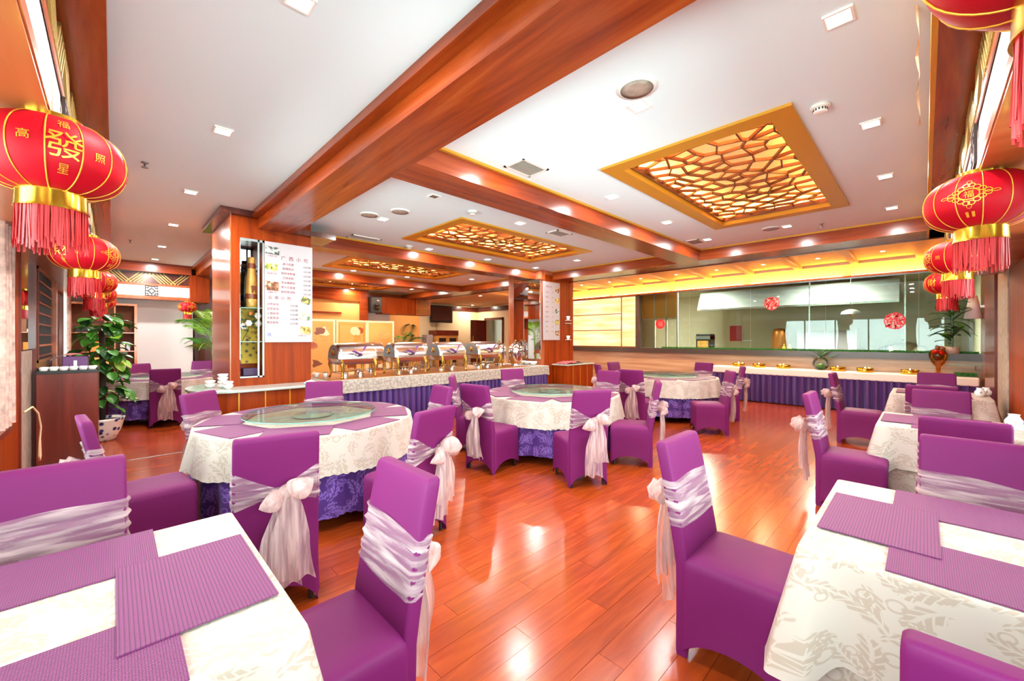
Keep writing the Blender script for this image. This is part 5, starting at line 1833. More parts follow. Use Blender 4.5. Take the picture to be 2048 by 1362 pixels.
def lan_r(z):
    """radius of the silk body at height z (0 = centre)"""
    t = max(-1.0, min(1.0, z / (LH / 2)))
    return LRING * 0.92 + (LR - LRING * 0.92) * (1 - abs(t) ** 2.3) ** 0.62


def wrap(vs, ang, zc, out):
    res = []
    for x, y, _ in vs:
        z = zc + y
        r = lan_r(z) + out
        a = ang + x / (LR * 0.98)
        res.append((r * math.cos(a), r * math.sin(a), z))
    return res


def fine(vs, fs, mx):
    """split long triangles so a glyph can bend round the lantern"""
    vs = list(vs)
    tris = []
    for f in fs:
        for k in range(1, len(f) - 1):
            tris.append((f[0], f[k], f[k + 1]))
    out = []
    cache = {}
    st = tris
    while st:
        a, b, c = st.pop()
        best, L = None, mx
        for p, q, r in ((a, b, c), (b, c, a), (c, a, b)):
            d = math.dist(vs[p], vs[q])
            if d > L:
                best, L = (p, q, r), d
        if best is None:
            out.append((a, b, c))
            continue
        p, q, r = best
        key = (min(p, q), max(p, q))
        if key not in cache:
            vs.append(tuple((vs[p][i] + vs[q][i]) / 2 for i in range(3)))
            cache[key] = len(vs) - 1
        m = cache[key]
        st.append((p, m, r))
        st.append((m, q, r))
    return vs, out


def glyph_mesh(s, size, ang, zc, out=0.003):
    vs, fs = text_geo(s, size)
    vs, fs = fine(vs, fs, 0.02)
    # text x runs to the viewer's right, which is increasing angle seen from outside -> mirrored
    return G().add(wrap([(v[0], v[1], 0) for v in vs], ang, zc, out), fs).mesh('character', 'gold_paint')


def medallion(ang):
    g = G()

    def seg(p, q, w):
        p, q = Vector((p[0], p[1], 0)), Vector((q[0], q[1], 0))
        n = max(1, int((q - p).length / 0.015))
        d = (q - p).normalized()
        s = Vector((-d.y, d.x, 0)) * w / 2
        vs, fs = [], []
        for i in range(n + 1):
            c = p + (q - p) * i / n
            vs += [tuple(c + s), tuple(c - s)]
        for i in range(n):
            fs.append((2 * i, 2 * i + 1, 2 * i + 3, 2 * i + 2))
        g.add(wrap(vs, ang, 0.005, 0.003), fs)

    def ringp(cx, cy, rx, ry, w, n=16):
        pts = [(cx + rx * math.cos(2 * PI * k / n), cy + ry * math.sin(2 * PI * k / n)) for k in range(n + 1)]
        for a, b in zip(pts, pts[1:]):
            seg(a, b, w)
    # rows of little scale loops on the four sides of a diamond
    for sx in (-1, 1):
        for sy in (-1, 1):
            for k in range(4):
                f = (k + 0.5) / 4
                ringp(sx * 0.072 * (1 - f), sy * 0.05 * f, 0.012, 0.010, 0.0035, 10)
    ringp(0, 0, 0.036, 0.026, 0.004, 18)
    for k in range(4):
        a = k * PI / 2
        ringp(0.088 * math.cos(a), 0.06 * math.sin(a), 0.014 if k % 2 == 0 else 0.009, 0.006 if k % 2 == 0 else 0.01, 0.0025, 10)
    for dx in (-0.012, 0.012):
        seg((dx, -0.085), (dx, -0.108), 0.012)
    vs, fs = text_geo('福', 0.038)
    vs, fs = fine(vs, fs, 0.02)
    g.add(wrap(vs, ang, 0.005, 0.004), fs)
    return g.mesh('medallion', 'gold_paint')


_zs = [LH / 2 * math.sin(PI / 2 * (k / 10)) for k in range(-10, 11)]
LAN = {}
LAN['body'] = G().lathe([(lan_r(z), z) for z in _zs], 48, cap=False).mesh('silk_body', 'red_silk', True)
_rb = [(lan_r(z) + 0.001, 0, z) for z in _zs]
LAN['rib'] = G().tube(_rb, 0.0024, 5).mesh('rib', 'gold_paint', True)
LAN['top'] = G().lathe([(0.085, LH / 2 - 0.006), (0.085, LH / 2 + 0.022), (0.079, LH / 2 + 0.022), (0.079, LH / 2 - 0.006)], 36, cap=False).mesh('top_ring', 'gold_metal', 'auto')
LAN['bot'] = G().lathe([(LRING, -LH / 2 + 0.006), (LRING + 0.002, -LH / 2 - 0.055), (LRING + 0.005, -LH / 2 - 0.068), (LRING - 0.006, -LH / 2 - 0.068), (LRING - 0.006, -LH / 2 + 0.006)], 40, cap=False).mesh('bottom_ring', 'gold_metal', 'auto')
_fr = G()
rnd = random.Random(77)
for k in range(150):
    a = 2 * PI * (k + rnd.uniform(-0.3, 0.3)) / 150
    r = LRING - 0.003 + rnd.uniform(-0.004, 0.004)
    ln = 0.165 + rnd.uniform(-0.03, 0.02)
    x, y = r * math.cos(a), r * math.sin(a)
    dx, dy = rnd.uniform(-0.006, 0.006), rnd.uniform(-0.006, 0.006)
    w = 0.0027
    tx, ty = -math.sin(a) * w, math.cos(a) * w
    z0 = -LH / 2 - 0.05
    _fr.add([(x - tx, y - ty, z0), (x + tx, y + ty, z0), (x + tx + dx, y + ty + dy, z0 - ln), (x - tx + dx, y - ty + dy, z0 - ln),
             (x * 0.97, y * 0.97, z0), (x * 0.97 + dx, y * 0.97 + dy, z0 - ln)], [(0, 1, 2, 3), (1, 4, 5, 2), (4, 0, 3, 5)])
LAN['fringe'] = _fr.mesh('fringe', 'red_fringe')
LAN['wire'] = G().tube([(-0.08, 0, LH / 2 + 0.02), (-0.03, 0, LH / 2 + 0.05), (0, 0, LH / 2 + 0.10), (0.0, 0, 0.2 + LH / 2), (0.006, 0, LH / 2 + 0.05), (0.08, 0, LH / 2 + 0.02)], 0.0016, 5).mesh('hanging_wire', 'rope')
# faces go round in the order: fortune character, wealth character, medallion, medallion
FACES = []
for k, (main, ring) in enumerate((('發', '福照星高'), ('財', '欣乐发恭'))):
    a = k * PI / 2
    FACES.append(glyph_mesh(main, 0.105, a, 0.0, 0.004))
    for j, chx in enumerate(ring):
        dx, dz = ((0, 0.082), (0.098, -0.01), (0, -0.082), (-0.098, 0.01))[j]
        FACES.append(glyph_mesh(chx, 0.036, a + dx / (LR * 0.98), dz))
for k in (2, 3):
    FACES.append(medallion(k * PI / 2))


def lantern(x, y, z, rz, label, s=1.0, faces=True):
    t = thing('red_lantern', label, 'lantern', (x, y, z), rz, 'red silk lanterns')
    t.scale = (s, s, s)
    put('silk_body', LAN['body'], t)
    for k in range(14):
        put('rib', LAN['rib'], t, None, 2 * PI * (k + 0.5) / 14)
    put('top_ring', LAN['top'], t)
    put('bottom_ring', LAN['bot'], t)
    f = put('fringe', LAN['fringe'], t)
    f['kind'] = 'stuff'
    put('hanging_wire', LAN['wire'], t)
    if faces:
        for m in FACES:
            put(m.name.split('.')[0], m, t)


def toward_cam(x, y, off):
    return math.atan2(-y, -x) + math.radians(off)


for k, (y, off, lab) in enumerate(((2.41, 8, 'large red silk lantern at the upper left edge, nearest the camera'), (4.95, -127, 'red silk lantern second in the left row'),
                                   (7.3, 40, 'red silk lantern third in the left row, partly hidden'), (9.3, -60, 'red silk lantern fourth in the left row'), (11.2, 20, 'red silk lantern last in the left row'))):
    lantern(-0.172, y, 2.205, toward_cam(-0.172, y, off), lab)
for k, (x, off, lab) in enumerate(((1.12, 60, 'red silk lantern cut by the top right corner'), (3.26, -190, 'large red silk lantern with a gold medallion at the right edge'),
                                   (5.34, -60, 'red silk lantern second in the right row behind the large one'), (7.7, -130, 'red silk lantern last in the right row'))):
    lantern(x, -0.205, 2.215, toward_cam(x, -0.205, off), lab)
lantern(1.2, 11.75, 2.2, 0.4, 'small red lantern hanging alone before the white wall', 0.80)

# ================================================================== CANDLE COUNTER BEFORE THE KITCHEN GLASS
KX0, KX1, KY0, KY1, KZ = 10.72, 11.28, YR + 0.08, 3.79, 0.80
t = thing('candle_counter', 'long pale counter with thick stone edge before the kitchen glass', 'counter', ((KX0 + KX1) / 2, (KY0 + KY1) / 2, 0))
hx, hy = (KX1 - KX0) / 2, (KY1 - KY0) / 2
G().box(-hx, hx, -hy, hy, KZ - 0.15, KZ).build('counter_top', 'white_cloth', t, bevel=0.02)
lm = G().box(-0.03, 0.03, -0.03, 0.03, 0, KZ - 0.15).mesh('leg', 'wood_dark')
for sx in (-0.7, 0.7):
    for sy in (-0.9, 0, 0.9):
        put('leg', lm, t, (sx * hx, sy * hy, 0))
pleated((KY1 - KY0) + 0.5, lambda s, d, z: (KX0 + 0.02 - d, KY0 + s, z) if s < KY1 - KY0 else (KX0 + 0.02 + s - (KY1 - KY0), KY1 - 0.02 + d, z),
        0.02, KZ - 0.14, 0.12, 0.05, 'purple_skirt', 'purple pleated skirt below the candle counter', seed=7)
_ch = G().lathe([(0.13, 0.0), (0.14, 0.012), (0.13, 0.04), (0.14, 0.085), (0.13, 0.085), (0.12, 0.03), (0.0, 0.02)], 26).mesh('holder', 'gold_metal', True)
_cd = G().lathe([(0.03, 0.02), (0.03, 0.06), (0.0, 0.06)], 12).mesh('candle', 'white_cloth', True)
_cf = G().lathe([(0.0, 0.062), (0.012, 0.072), (0.009, 0.09), (0.0, 0.11)], 10).mesh('flame', 'candle_glow', True)
_lbl = ['nearest the onyx panels', 'second from the onyx panels', 'third from the onyx panels', 'just right of the glass globe', 'second right of the glass globe', 'farthest right']
for k, y in enumerate((3.22, 2.78, 2.28, 1.30, 0.86, 0.20)):
    t = thing('candle_warmer', 'round gold candle warmer with lit tealight on the counter, ' + _lbl[k], 'candle holder', (11.02, y, KZ), group='gold candle warmers')
    put('holder', _ch, t)
    put('candle', _cd, t)
    put('flame', _cf, t)
# glass globe with a sprig
t = thing('glass_globe_vase', 'round glass globe vase with green sprigs on the candle counter', 'vase', (11.08, 1.60, KZ))
G().lathe([(0.06, 0.0), (0.10, 0.02), (0.145, 0.09), (0.15, 0.15), (0.125, 0.22), (0.085, 0.26)], 28, cap=False).build('globe', 'clear_glass', t, True)
G().lathe([(0.0, 0.012), (0.06, 0.02), (0.08, 0.07), (0.07, 0.12), (0, 0.14)], 20).build('moss', 'leaf', t, True)
_lf = G().grid(lambda u, v: ((v - 0.0) * 0.16, (u - 0.5) * 0.05 * math.sin(PI * min(1, v * 0.92 + 0.06)) ** 0.8, 0.02 * v - 0.05 * v * v + 0.006 * abs(u - 0.5)), 4, 7).mesh('leaf', 'leaf', True)
for k in range(9):
    o = put('leaf', _lf, t, (0.0, 0.06 * math.cos(k), 0.2 + 0.03 * (k % 3)))
    o.scale = (1.7, 1.5, 1.5)
    o.rotation_euler = (0.2, -0.7 - 0.2 * (k % 3), PI / 2 + (k % 2) * PI + 0.3 * math.sin(k * 2.1))
# goblet of red dried fruit
t = thing('goblet_vase', 'amber glass goblet filled with red dried flowers on the counter', 'vase', (11.08, -0.18, KZ))
G().lathe([(0.10, 0.0), (0.09, 0.015), (0.03, 0.06), (0.035, 0.16), (0.09, 0.24), (0.125, 0.33), (0.13, 0.40), (0.10, 0.46)], 24, cap=False).build('goblet', 'amber_glass', t, True)
rnd = random.Random(4)
for k in range(14):
    a, r = rnd.uniform(0, 6.28), rnd.uniform(0.02, 0.1)
    G().ball((r * math.cos(a), r * math.sin(a), 0.40 + rnd.uniform(0, 0.12)), 0.04, 0.04, 0.035, 8, 6, 0.1, k).build('dried_flower', ('red_paper', 'bamboo_brown', 'orange')[k % 3], t, True)
# tray of artificial grass and a little glass shelf at the end of the counter
t = thing('grass_tray', 'small tray of artificial grass at the right end of the counter', 'grass tray', (11.05, -0.52, KZ))
G().box(-0.13, 0.13, -0.14, 0.14, 0, 0.02).build('tray', 'leaf_dark', t)


def blades(n, x0, x1, y0, y1, z, h, seed):
    g = G()
    r = random.Random(seed)
    for _ in range(n):
        x, y, a = r.uniform(x0, x1), r.uniform(y0, y1), r.uniform(0, 6.28)
        w, hh = 0.006, h * r.uniform(0.6, 1.2)
        c, s = math.cos(a) * w, math.sin(a) * w
        g.add([(x - c, y - s, z), (x + c, y + s, z), (x + s * 3 * r.uniform(-1, 1), y + c * 3 * r.uniform(-1, 1), z + hh)], [(0, 1, 2)])
    return g


o = blades(700, -0.125, 0.125, -0.135, 0.135, 0.02, 0.05, 3).build('grass_blades', 'grass', t)
o['kind'] = 'stuff'
o = blades(9000, XG - 0.07, XG + 0.015, YR + 0.05, 5.35, 1.205, 0.045, 8).build('artificial_grass_strip', 'grass')
tag(o, 'strip of artificial green grass along the granite ledge', 'artificial grass', kind='stuff')
t = thing('glass_shelf', 'small glass shelf on the wall above the grass tray', 'shelf', (11.12, -0.50, 1.0))
G().box(-0.10, 0.13, -0.22, 0.2, 0, 0.012).build('shelf_plate', 'glass_edge', t)
G().tube([(0.12, -0.15, -0.1), (0.12, -0.15, 0.0)], 0.01, 6).build('bracket', 'steel', t)


# red papercuts on the kitchen glass
def papercut(y, z, r, solid, label):
    t = thing('papercut_disc', label, 'papercut', (XG + 0.03, y, z), group='red papercuts on the kitchen glass')

    def ringg(r0, r1, n=32):
        vs, fs = [], []
        for k in range(n):
            a = 2 * PI * k / n
            for rr in (r0, r1):
                for d in (0, -0.003):
                    vs.append((d, rr * math.cos(a), rr * math.sin(a)))
        for k in range(n):
            i, j = 4 * k, 4 * ((k + 1) % n)
            fs += [(i, j, j + 2, i + 2), (i + 1, i + 3, j + 3, j + 1), (i, i + 1, j + 1, j), (i + 2, j + 2, j + 3, i + 3)]
        return G().add(vs, fs)
    ringg(r * 0.9, r).build('rim', 'red_paper', t)
    if solid:
        ringg(0.001, r * 0.9).build('disc', 'red_paper', t)
    else:
        rr = random.Random(int(r * 1000) + int(z * 100))
        g = G()
        for k in range(34):
            a, q = rr.uniform(0, 6.28), r * math.sqrt(rr.uniform(0.05, 0.85))
            b = rr.uniform(0, 6.28)
            l = r * rr.uniform(0.12, 0.3)
            p = (q * math.cos(a), q * math.sin(a))
            g.bar((-0.0015, p[0] - l * math.cos(b), p[1] - l * math.sin(b)), (-0.0015, p[0] + l * math.cos(b), p[1] + l * math.sin(b)), 0.022, 0.002, up=(1, 0, 0))
        g.build('cut_pattern', 'red_paper', t)
        ringg(0.001, r * 0.9).xform(Matrix.Translation((0.0035, 0, 0))).build('backing', 'sign_white', t)
    vs, fs = text_geo('福', r * 1.15)
    G().add([(-0.006, -x, yy) for x, yy, _ in vs], fs).build('character', 'red_paper' if not solid else 'pink_paper', t)


papercut(5.43, 1.91, 0.14, True, 'solid red round papercut near the onyx panels')
papercut(2.61, 2.34, 0.16, False, 'red and white round papercut high on the middle pane')
papercut(0.43, 1.85, 0.165, False, 'red and white round papercut on the right pane')

# ---- behind the glass
t = thing('kitchen_partition', 'pale steel framed partition of glazed squares in the kitchen', 'partition', (11.75, 5.07, 0))
for y in (0.0, 0.33, 0.70, 1.12):
    G().box(0, 0.04, y - 0.02, y + 0.02, 0.0, 2.94).build('post', 'kitchen_tile', t)
G().box(0, 0.04, 0, 1.12, 2.05, 2.1).build('rail', 'kitchen_tile', t)
for a, b in ((0.02, 0.31), (0.35, 0.68), (0.72, 1.10)):
    G().box(0.015, 0.02, a, b, 2.1, 2.94).build('glazing', 'amber_wall', t)
G().box(0.015, 0.02, 0.72, 1.10, 0.0, 2.05).build('door_glazing', 'kitchen_wall', t)
t = thing('reflection_canopy', 'long grey canopy shape standing in for a reflection on the kitchen glass', 'extractor hood', (12.9, 2.6, 2.36))  # added shape, imitates a grey reflection on the glass
G().add([(-0.35, -2.2, 0), (0.5, -2.2, 0), (0.5, 2.2, 0), (-0.35, 2.2, 0), (-0.1, -2.2, 0.5), (0.5, -2.2, 0.5), (0.5, 2.2, 0.5), (-0.1, 2.2, 0.5)],
        [(3, 2, 1, 0), (4, 5, 6, 7), (0, 1, 5, 4), (1, 2, 6, 5), (2, 3, 7, 6), (3, 0, 4, 7)]).build('canopy', 'canopy_grey', t)
G().box(-0.36, -0.33, -2.2, 2.2, -0.05, 0.0).build('lower_edge', 'steel', t)
t = thing('kitchen_worktop', 'steel kitchen worktop behind the glass', 'worktop', (12.6, 2.4, 0))
G().box(-0.35, 0.35, -2.9, 2.6, 0.95, 1.0).build('top', 'steel', t)
G().box(-0.33, 0.33, -2.85, 2.55, 0.1, 0.95).build('body', 'steel_dull', t)
t = thing('coffee_machine', 'dark drinks machine on the kitchen worktop near the partition', 'machine', (12.5, 4.55, 1.0))
G().box(-0.2, 0.2, -0.2, 0.2, 0, 0.62).build('body', 'black', t, bevel=0.02)
G().box(-0.21, -0.2, -0.15, 0.15, 0.12, 0.42).build('window', 'bamboo', t)
G().box(-0.215, 0.2, -0.2, 0.2, 0.46, 0.56).build('panel', 'steel_dull', t)
t = thing('stock_pot_dome', 'large steel dome cover on the kitchen worktop at the right', 'dome cover', (12.5, 0.35, 1.0))
G().lathe([(0.5, 0.0), (0.48, 0.12), (0.38, 0.3), (0.22, 0.4), (0.0, 0.44)], 30).build('dome', 'chrome', t, True)
G().lathe([(0.02, 0.44), (0.035, 0.47), (0, 0.49)], 12).build('knob', 'black', t, True)
for k, (y, m) in enumerate(((2.55, 'bottle_yellow'), (2.42, 'bottle_yellow'), (-0.3, 'bottle_yellow'))):
    t = thing('sauce_bottle', 'yellow sauce bottle behind the kitchen glass, ' + ('left of a pair', 'right of a pair', 'at the far right')[k], 'bottle', (12.35, y, 1.0))
    G().lathe([(0.04, 0), (0.042, 0.2), (0.03, 0.27), (0.014, 0.3)], 14).build('body', m, t, True)
    G().lathe([(0.016, 0.3), (0.016, 0.34), (0, 0.345)], 10).build('cap', 'bottle_yellow', t, True)
t = thing('red_notice', 'small red framed notice on the kitchen wall', 'notice', (KX - 0.02, 4.35, 1.65))
G().box(0, 0.018, -0.18, 0.18, -0.25, 0.25).build('sheet', 'red_cloth', t)
G().box(-0.004, 0.0, -0.2, -0.18, -0.25, 0.25).build('edge', 'white_plastic', t)
t = thing('copper_lamp', 'copper cylinder lamp standing in the kitchen', 'lamp', (13.4, 2.85, 1.0))
G().lathe([(0.17, 0.0), (0.2, 0.05), (0.2, 0.65), (0.16, 0.75), (0.0, 0.78)], 22).build('cylinder', 'copper', t, True)
G().lathe([(0.03, -0.0), (0.1, 0.0), (0.1, 0.02), (0.03, 0.02)], 14).build('foot', 'black', t)
t = thing('kitchen_cabinet', 'pale framed kitchen cabinet behind the glass', 'cabinet', (13.6, 1.85, 0))
G().box(-0.25, 0.25, -0.65, 0.6, 0.0, 1.75).build('body', 'kitchen_tile', t)
for y in (-0.62, 0.0):
    G().box(-0.27, -0.25, y, y + 0.58, 0.1, 1.7).build('door', 'grey_plastic', t)
t = thing('pendant_lamp', 'small grey dome pendant lamp hanging in the kitchen', 'pendant lamp', (12.2, 1.2, 2.05))
G().lathe([(0.19, 0.0), (0.17, 0.06), (0.1, 0.1), (0.02, 0.12)], 22, cap=False).build('shade', 'steel_dull', t, True)
G().tube([(0, 0, 0.1), (0, 0, 0.9)], 0.005, 5).build('cord', 'black', t)
G().lathe([(0.03, -0.05), (0.04, 0.0), (0.0, 0.02)], 10).build('bulb', 'copper', t, True)
t = thing('stacked_bowl_row', 'white cups along the front of the kitchen worktop', 'cups', (12.3, 3.6, 1.0))
for k in range(4):
    G().lathe([(0.03, 0), (0.045, 0.07), (0.04, 0.07), (0, 0.01)], 12, 0, 0.4 - 0.22 * k).build('cup', 'porcelain', t, True)


# ================================================================== PLANTS
def leaf_mesh(L, W, mat, droop=0.35, n=8):
    return G().grid(lambda u, v: (L * v * (1 - 0.12 * droop * v), (u - 0.5) * W * (math.sin(PI * min(1.0, 0.05 + 0.95 * v)) ** 0.75), L * (0.25 * v - droop * v * v) + 0.12 * W * abs(u - 0.5) * 2), 4, n).mesh('leaf', mat, True)


# climbing leafy plant in a blue and white pot
t = thing('potted_pothos', 'tall leafy green climbing plant in a blue and white china pot at the left', 'potted plant', (-0.12, 8.45, 0))
G().lathe([(0.0, 0.0), (0.13, 0.0), (0.15, 0.02), (0.21, 0.16), (0.24, 0.30), (0.25, 0.33), (0.225, 0.33), (0.2, 0.30), (0.0, 0.29)], 30).build('pot', 'blue_white_china', t, True)
G().lathe([(0.0, 0.295), (0.2, 0.295), (0.2, 0.30), (0, 0.305)], 20).build('soil', 'soil', t)
G().tube([(0, 0, 0.3), (0.01, 0, 1.0), (0, 0.01, 1.65)], 0.035, 10).build('moss_pole', 'soil', t, True)
rnd = random.Random(12)
lms = [leaf_mesh(0.19, 0.13, m, 0.5) for m in ('leaf', 'leaf_dark', 'leaf')] + [leaf_mesh(0.18, 0.13, 'leaf_lime', 0.4)]
for k in range(170):
    z = 0.42 + 1.42 * rnd.random() ** 0.9
    a = rnd.uniform(0, 2 * PI)
    r = 0.04 + 0.26 * rnd.random() * (1.0 - 0.35 * abs(z - 1.1))
    o = put('leaf', lms[3 if rnd.random() < 0.12 else rnd.randrange(3)], t, (r * math.cos(a), r * math.sin(a), z))
    o.rotation_euler = (rnd.uniform(-0.4, 0.4), rnd.uniform(-0.1, 0.9), a + rnd.uniform(-0.5, 0.5))
    s = rnd.uniform(0.65, 1.15)
    o.scale = (s, s, s)


def frond_mesh(L, W, mat, n=16, droop=0.5, lw=0.028):
    g = G()

    def spine(v):
        return Vector((L * v * (1 - 0.25 * v * droop), 0, L * (0.55 * v - droop * v * v)))
    for k in range(1, n + 1):
        v = 0.18 + 0.82 * k / n
        p = spine(v)
        ln = W * math.sin(PI * min(1, 0.15 + 0.85 * v) * 0.92) ** 0.8 + 0.03
        for s in (-1, 1):
            q = p + Vector((ln * 0.55, s * ln, -0.25 * ln))
            m = (p + q) / 2 + Vector((0, 0, 0.02))
            g.add([tuple(p), tuple(m + Vector((lw / 2, 0, 0))), tuple(q), tuple(m - Vector((lw / 2, 0, 0)))], [(0, 1, 2, 3)])
    pts = [spine(v / 8) for v in range(9)]
    g.tube(pts, 0.005, 5)
    return g.mesh('frond', mat)


def palm(name, label, loc, height, n, seed, L, W, pot=True, mats=('leaf', 'leaf_lime'), stem_mat='leaf_lime'):
    t = thing(name, label, 'potted plant', loc)
    rnd = random.Random(seed)
    if pot:
        G().lathe([(0.14, 0), (0.18, 0.02), (0.21, 0.34), (0.19, 0.34), (0.18, 0.3), (0, 0.3)], 22).build('pot', 'wood_dark', t, True)
    ms = [frond_mesh(L, W, m, droop=d) for m in mats for d in (0.45, 0.75)]
    for k in range(n):
        a = 2 * PI * k / n + rnd.uniform(-0.4, 0.4)
        z = 0.3 + (height - 0.3 - 0.45 * L) * rnd.uniform(0.45, 1.0)
        x, y = 0.05 * math.cos(a), 0.05 * math.sin(a)
        G().tube([(x * 0.6, y * 0.6, 0.28), (x, y, z * 0.7), (x * 1.6, y * 1.6, z)], [0.013, 0.010, 0.006], 6).build('stem', stem_mat, t, True)
        o = put('frond', ms[rnd.randrange(len(ms))], t, (x * 1.6, y * 1.6, z))
        o.rotation_euler = (rnd.uniform(-0.2, 0.2), -rnd.uniform(0.25, 0.95), a)
        s = rnd.uniform(0.8, 1.15)
        o.scale = (s, s, s)


palm('areca_palm', 'tall areca palm beside the menu pillar before the dark wall', (1.72, 11.75, 0), 2.15, 17, 3, 0.85, 0.30, mats=('leaf', 'leaf_lime'))
palm('parlour_palm', 'small palm behind the chafing dishes before the amber wall', (7.1, 12.6, 0.35), 1.45, 10, 9, 0.8, 0.24, mats=('leaf_dark', 'leaf'))
# dark broad-leaved plant at the right end of the ledge
t = thing('dracaena', 'dark spiky dracaena plant on the ledge at the right end', 'potted plant', (11.12, -0.36, 1.205))
G().lathe([(0.06, 0), (0.09, 0.01), (0.1, 0.13), (0.085, 0.13), (0.0, 0.11)], 16).build('pot', 'stone_grey', t, True)
G().tube([(0, 0, 0.1), (0.01, 0.0, 0.5), (0, 0, 0.95)], 0.014, 7).build('stem', 'leaf_dark', t)
dm = [leaf_mesh(0.36, 0.07, 'leaf_dark', 0.25), leaf_mesh(0.34, 0.08, 'leaf_dark', 0.55), leaf_mesh(0.3, 0.08, 'leaf', 0.45)]
rnd = random.Random(31)
for k in range(52):
    a = rnd.uniform(0, 2 * PI)
    o = put('leaf', dm[rnd.randrange(3)], t, (0, 0, 0.2 + 0.85 * k / 52))
    o.rotation_euler = (0, rnd.uniform(-0.7, 0.35), a)
t = thing('cone_lamp', 'white conical lamp shade on the gloss panel at the right', 'lamp', (11.15, YR + 0.13, 1.85))
G().lathe([(0.12, 0.0), (0.05, 0.42), (0.0, 0.42)], 22).build('shade', 'white_paint', t, True)
G().box(-0.02, 0.02, -0.12, 0.0, 0.2, 0.24).build('bracket', 'steel', t)

# ================================================================== LEFT SIDE FURNITURE
t = thing('waiter_station', 'dark mahogany waiter station against the left wall', 'cabinet', (-0.385, 7.40, 0))
G().box(-0.25, 0.25, -0.25, 0.25, 0.0, 1.08).build('body', 'wood_mahogany', t, bevel=0.004)
G().box(-0.255, 0.255, -0.255, 0.255, 1.08, 1.10).build('tray_base', 'black', t)
for a in (-0.255, 0.245):
    G().box(a, a + 0.01, -0.255, 0.255, 1.10, 1.145).build('rail', 'black', t)
    G().box(-0.255, 0.255, a, a + 0.01, 1.10, 1.115).build('rail', 'black', t)
k = 0
for r in range(2):
    for c in range(6):
        tag(G().lathe([(0.022, 0), (0.034, 0.02), (0.038, 0.055), (0.034, 0.055), (0.02, 0.008), (0, 0.006)], 14).build('teacup', 'porcelain', None, True, (-0.385 - 0.2 + 0.08 * c, 7.40 - 0.19 + 0.1 * r, 1.10)),
            'white teacup on the waiter station, %s row, %s from the wall' % (('front', 'second')[r], ('first', 'second', 'third', 'fourth', 'fifth', 'sixth')[c]), 'cup', 'teacups on the waiter station')
t = thing('tissue_box', 'purple box with a red cloth draped on it on the waiter station', 'box', (-0.34, 7.50, 1.10))
G().box(-0.11, 0.11, -0.07, 0.07, 0, 0.17).build('body', 'purple_box', t, bevel=0.008)
G().box(-0.015, 0.015, -0.072, -0.07, 0.03, 0.12).build('label_patch', 'porcelain', t)
tag(G().grid(lambda u, v: (-0.55 + 0.33 * u, 7.42 + 0.2 * v, 1.272 + 0.03 * math.sin(PI * u) + 0.01 * math.sin(9 * u + 4 * v) - 0.05 * (1 - u) ** 4), 14, 6).build('red_napkin', 'red_cloth', None, True), 'red folded napkin lying over the purple box at the left', 'napkin')


def curtain(x, y0, y1, z0, z1, label, axis='Y', ph=0.0):
    n = 60

    def fn(u, v):
        s = y0 + (y1 - y0) * u
        w = 0.03 * math.sin(u * 30 + ph) + 0.012 * math.sin(u * 71 + ph)
        gather = 1 - 0.25 * math.sin(PI * min(1, (1 - v) * 1.2))
        s = (y0 + y1) / 2 + (s - (y0 + y1) / 2) * gather
        return (x + w, s, z0 + (z1 - z0) * v) if axis == 'Y' else (s, x + w, z0 + (z1 - z0) * v)
    tag(G().grid(fn, n, 10).build('curtain', 'curtain', None, True), label, 'curtain', 'window curtains')


curtain(-0.60, 4.72, 5.18, 0.82, 2.36, 'floral pink curtain at the left edge of the picture')
curtain(-0.60, 10.8, 11.15, 0.5, 2.36, 'pale curtain at the far left window')
curtain(-0.60, 2.4, 2.8, 0.82, 2.36, 'pale curtain between the left windows', ph=1)
curtain(-0.60, 0.2, 0.6, 0.82, 2.36, 'pale curtain at the left window beside the camera', ph=2)
curtain(YR + 0.09, 5.3, 5.7, 0.82, 2.36, 'pale curtain at the right windows by the wood panel', 'X', 1.5)
curtain(YR + 0.09, 2.9, 3.3, 0.82, 2.36, 'pale curtain in the middle of the right windows', 'X', 0.6)
# rope loop hanging from the sill
tag(G().tube([(-0.55, 5.45, 0.86), (-0.52, 5.62, 0.88), (-0.50, 5.78, 0.80), (-0.49, 5.86, 0.66), (-0.5, 5.88, 0.52), (-0.5, 5.83, 0.40), (-0.5, 5.88, 0.34), (-0.5, 5.95, 0.37), (-0.5, 5.92, 0.48), (-0.5, 5.885, 0.56)], 0.008, 6).build('curtain_rope', 'rope', None, True), 'beige curtain rope loop hanging at the left edge', 'rope')

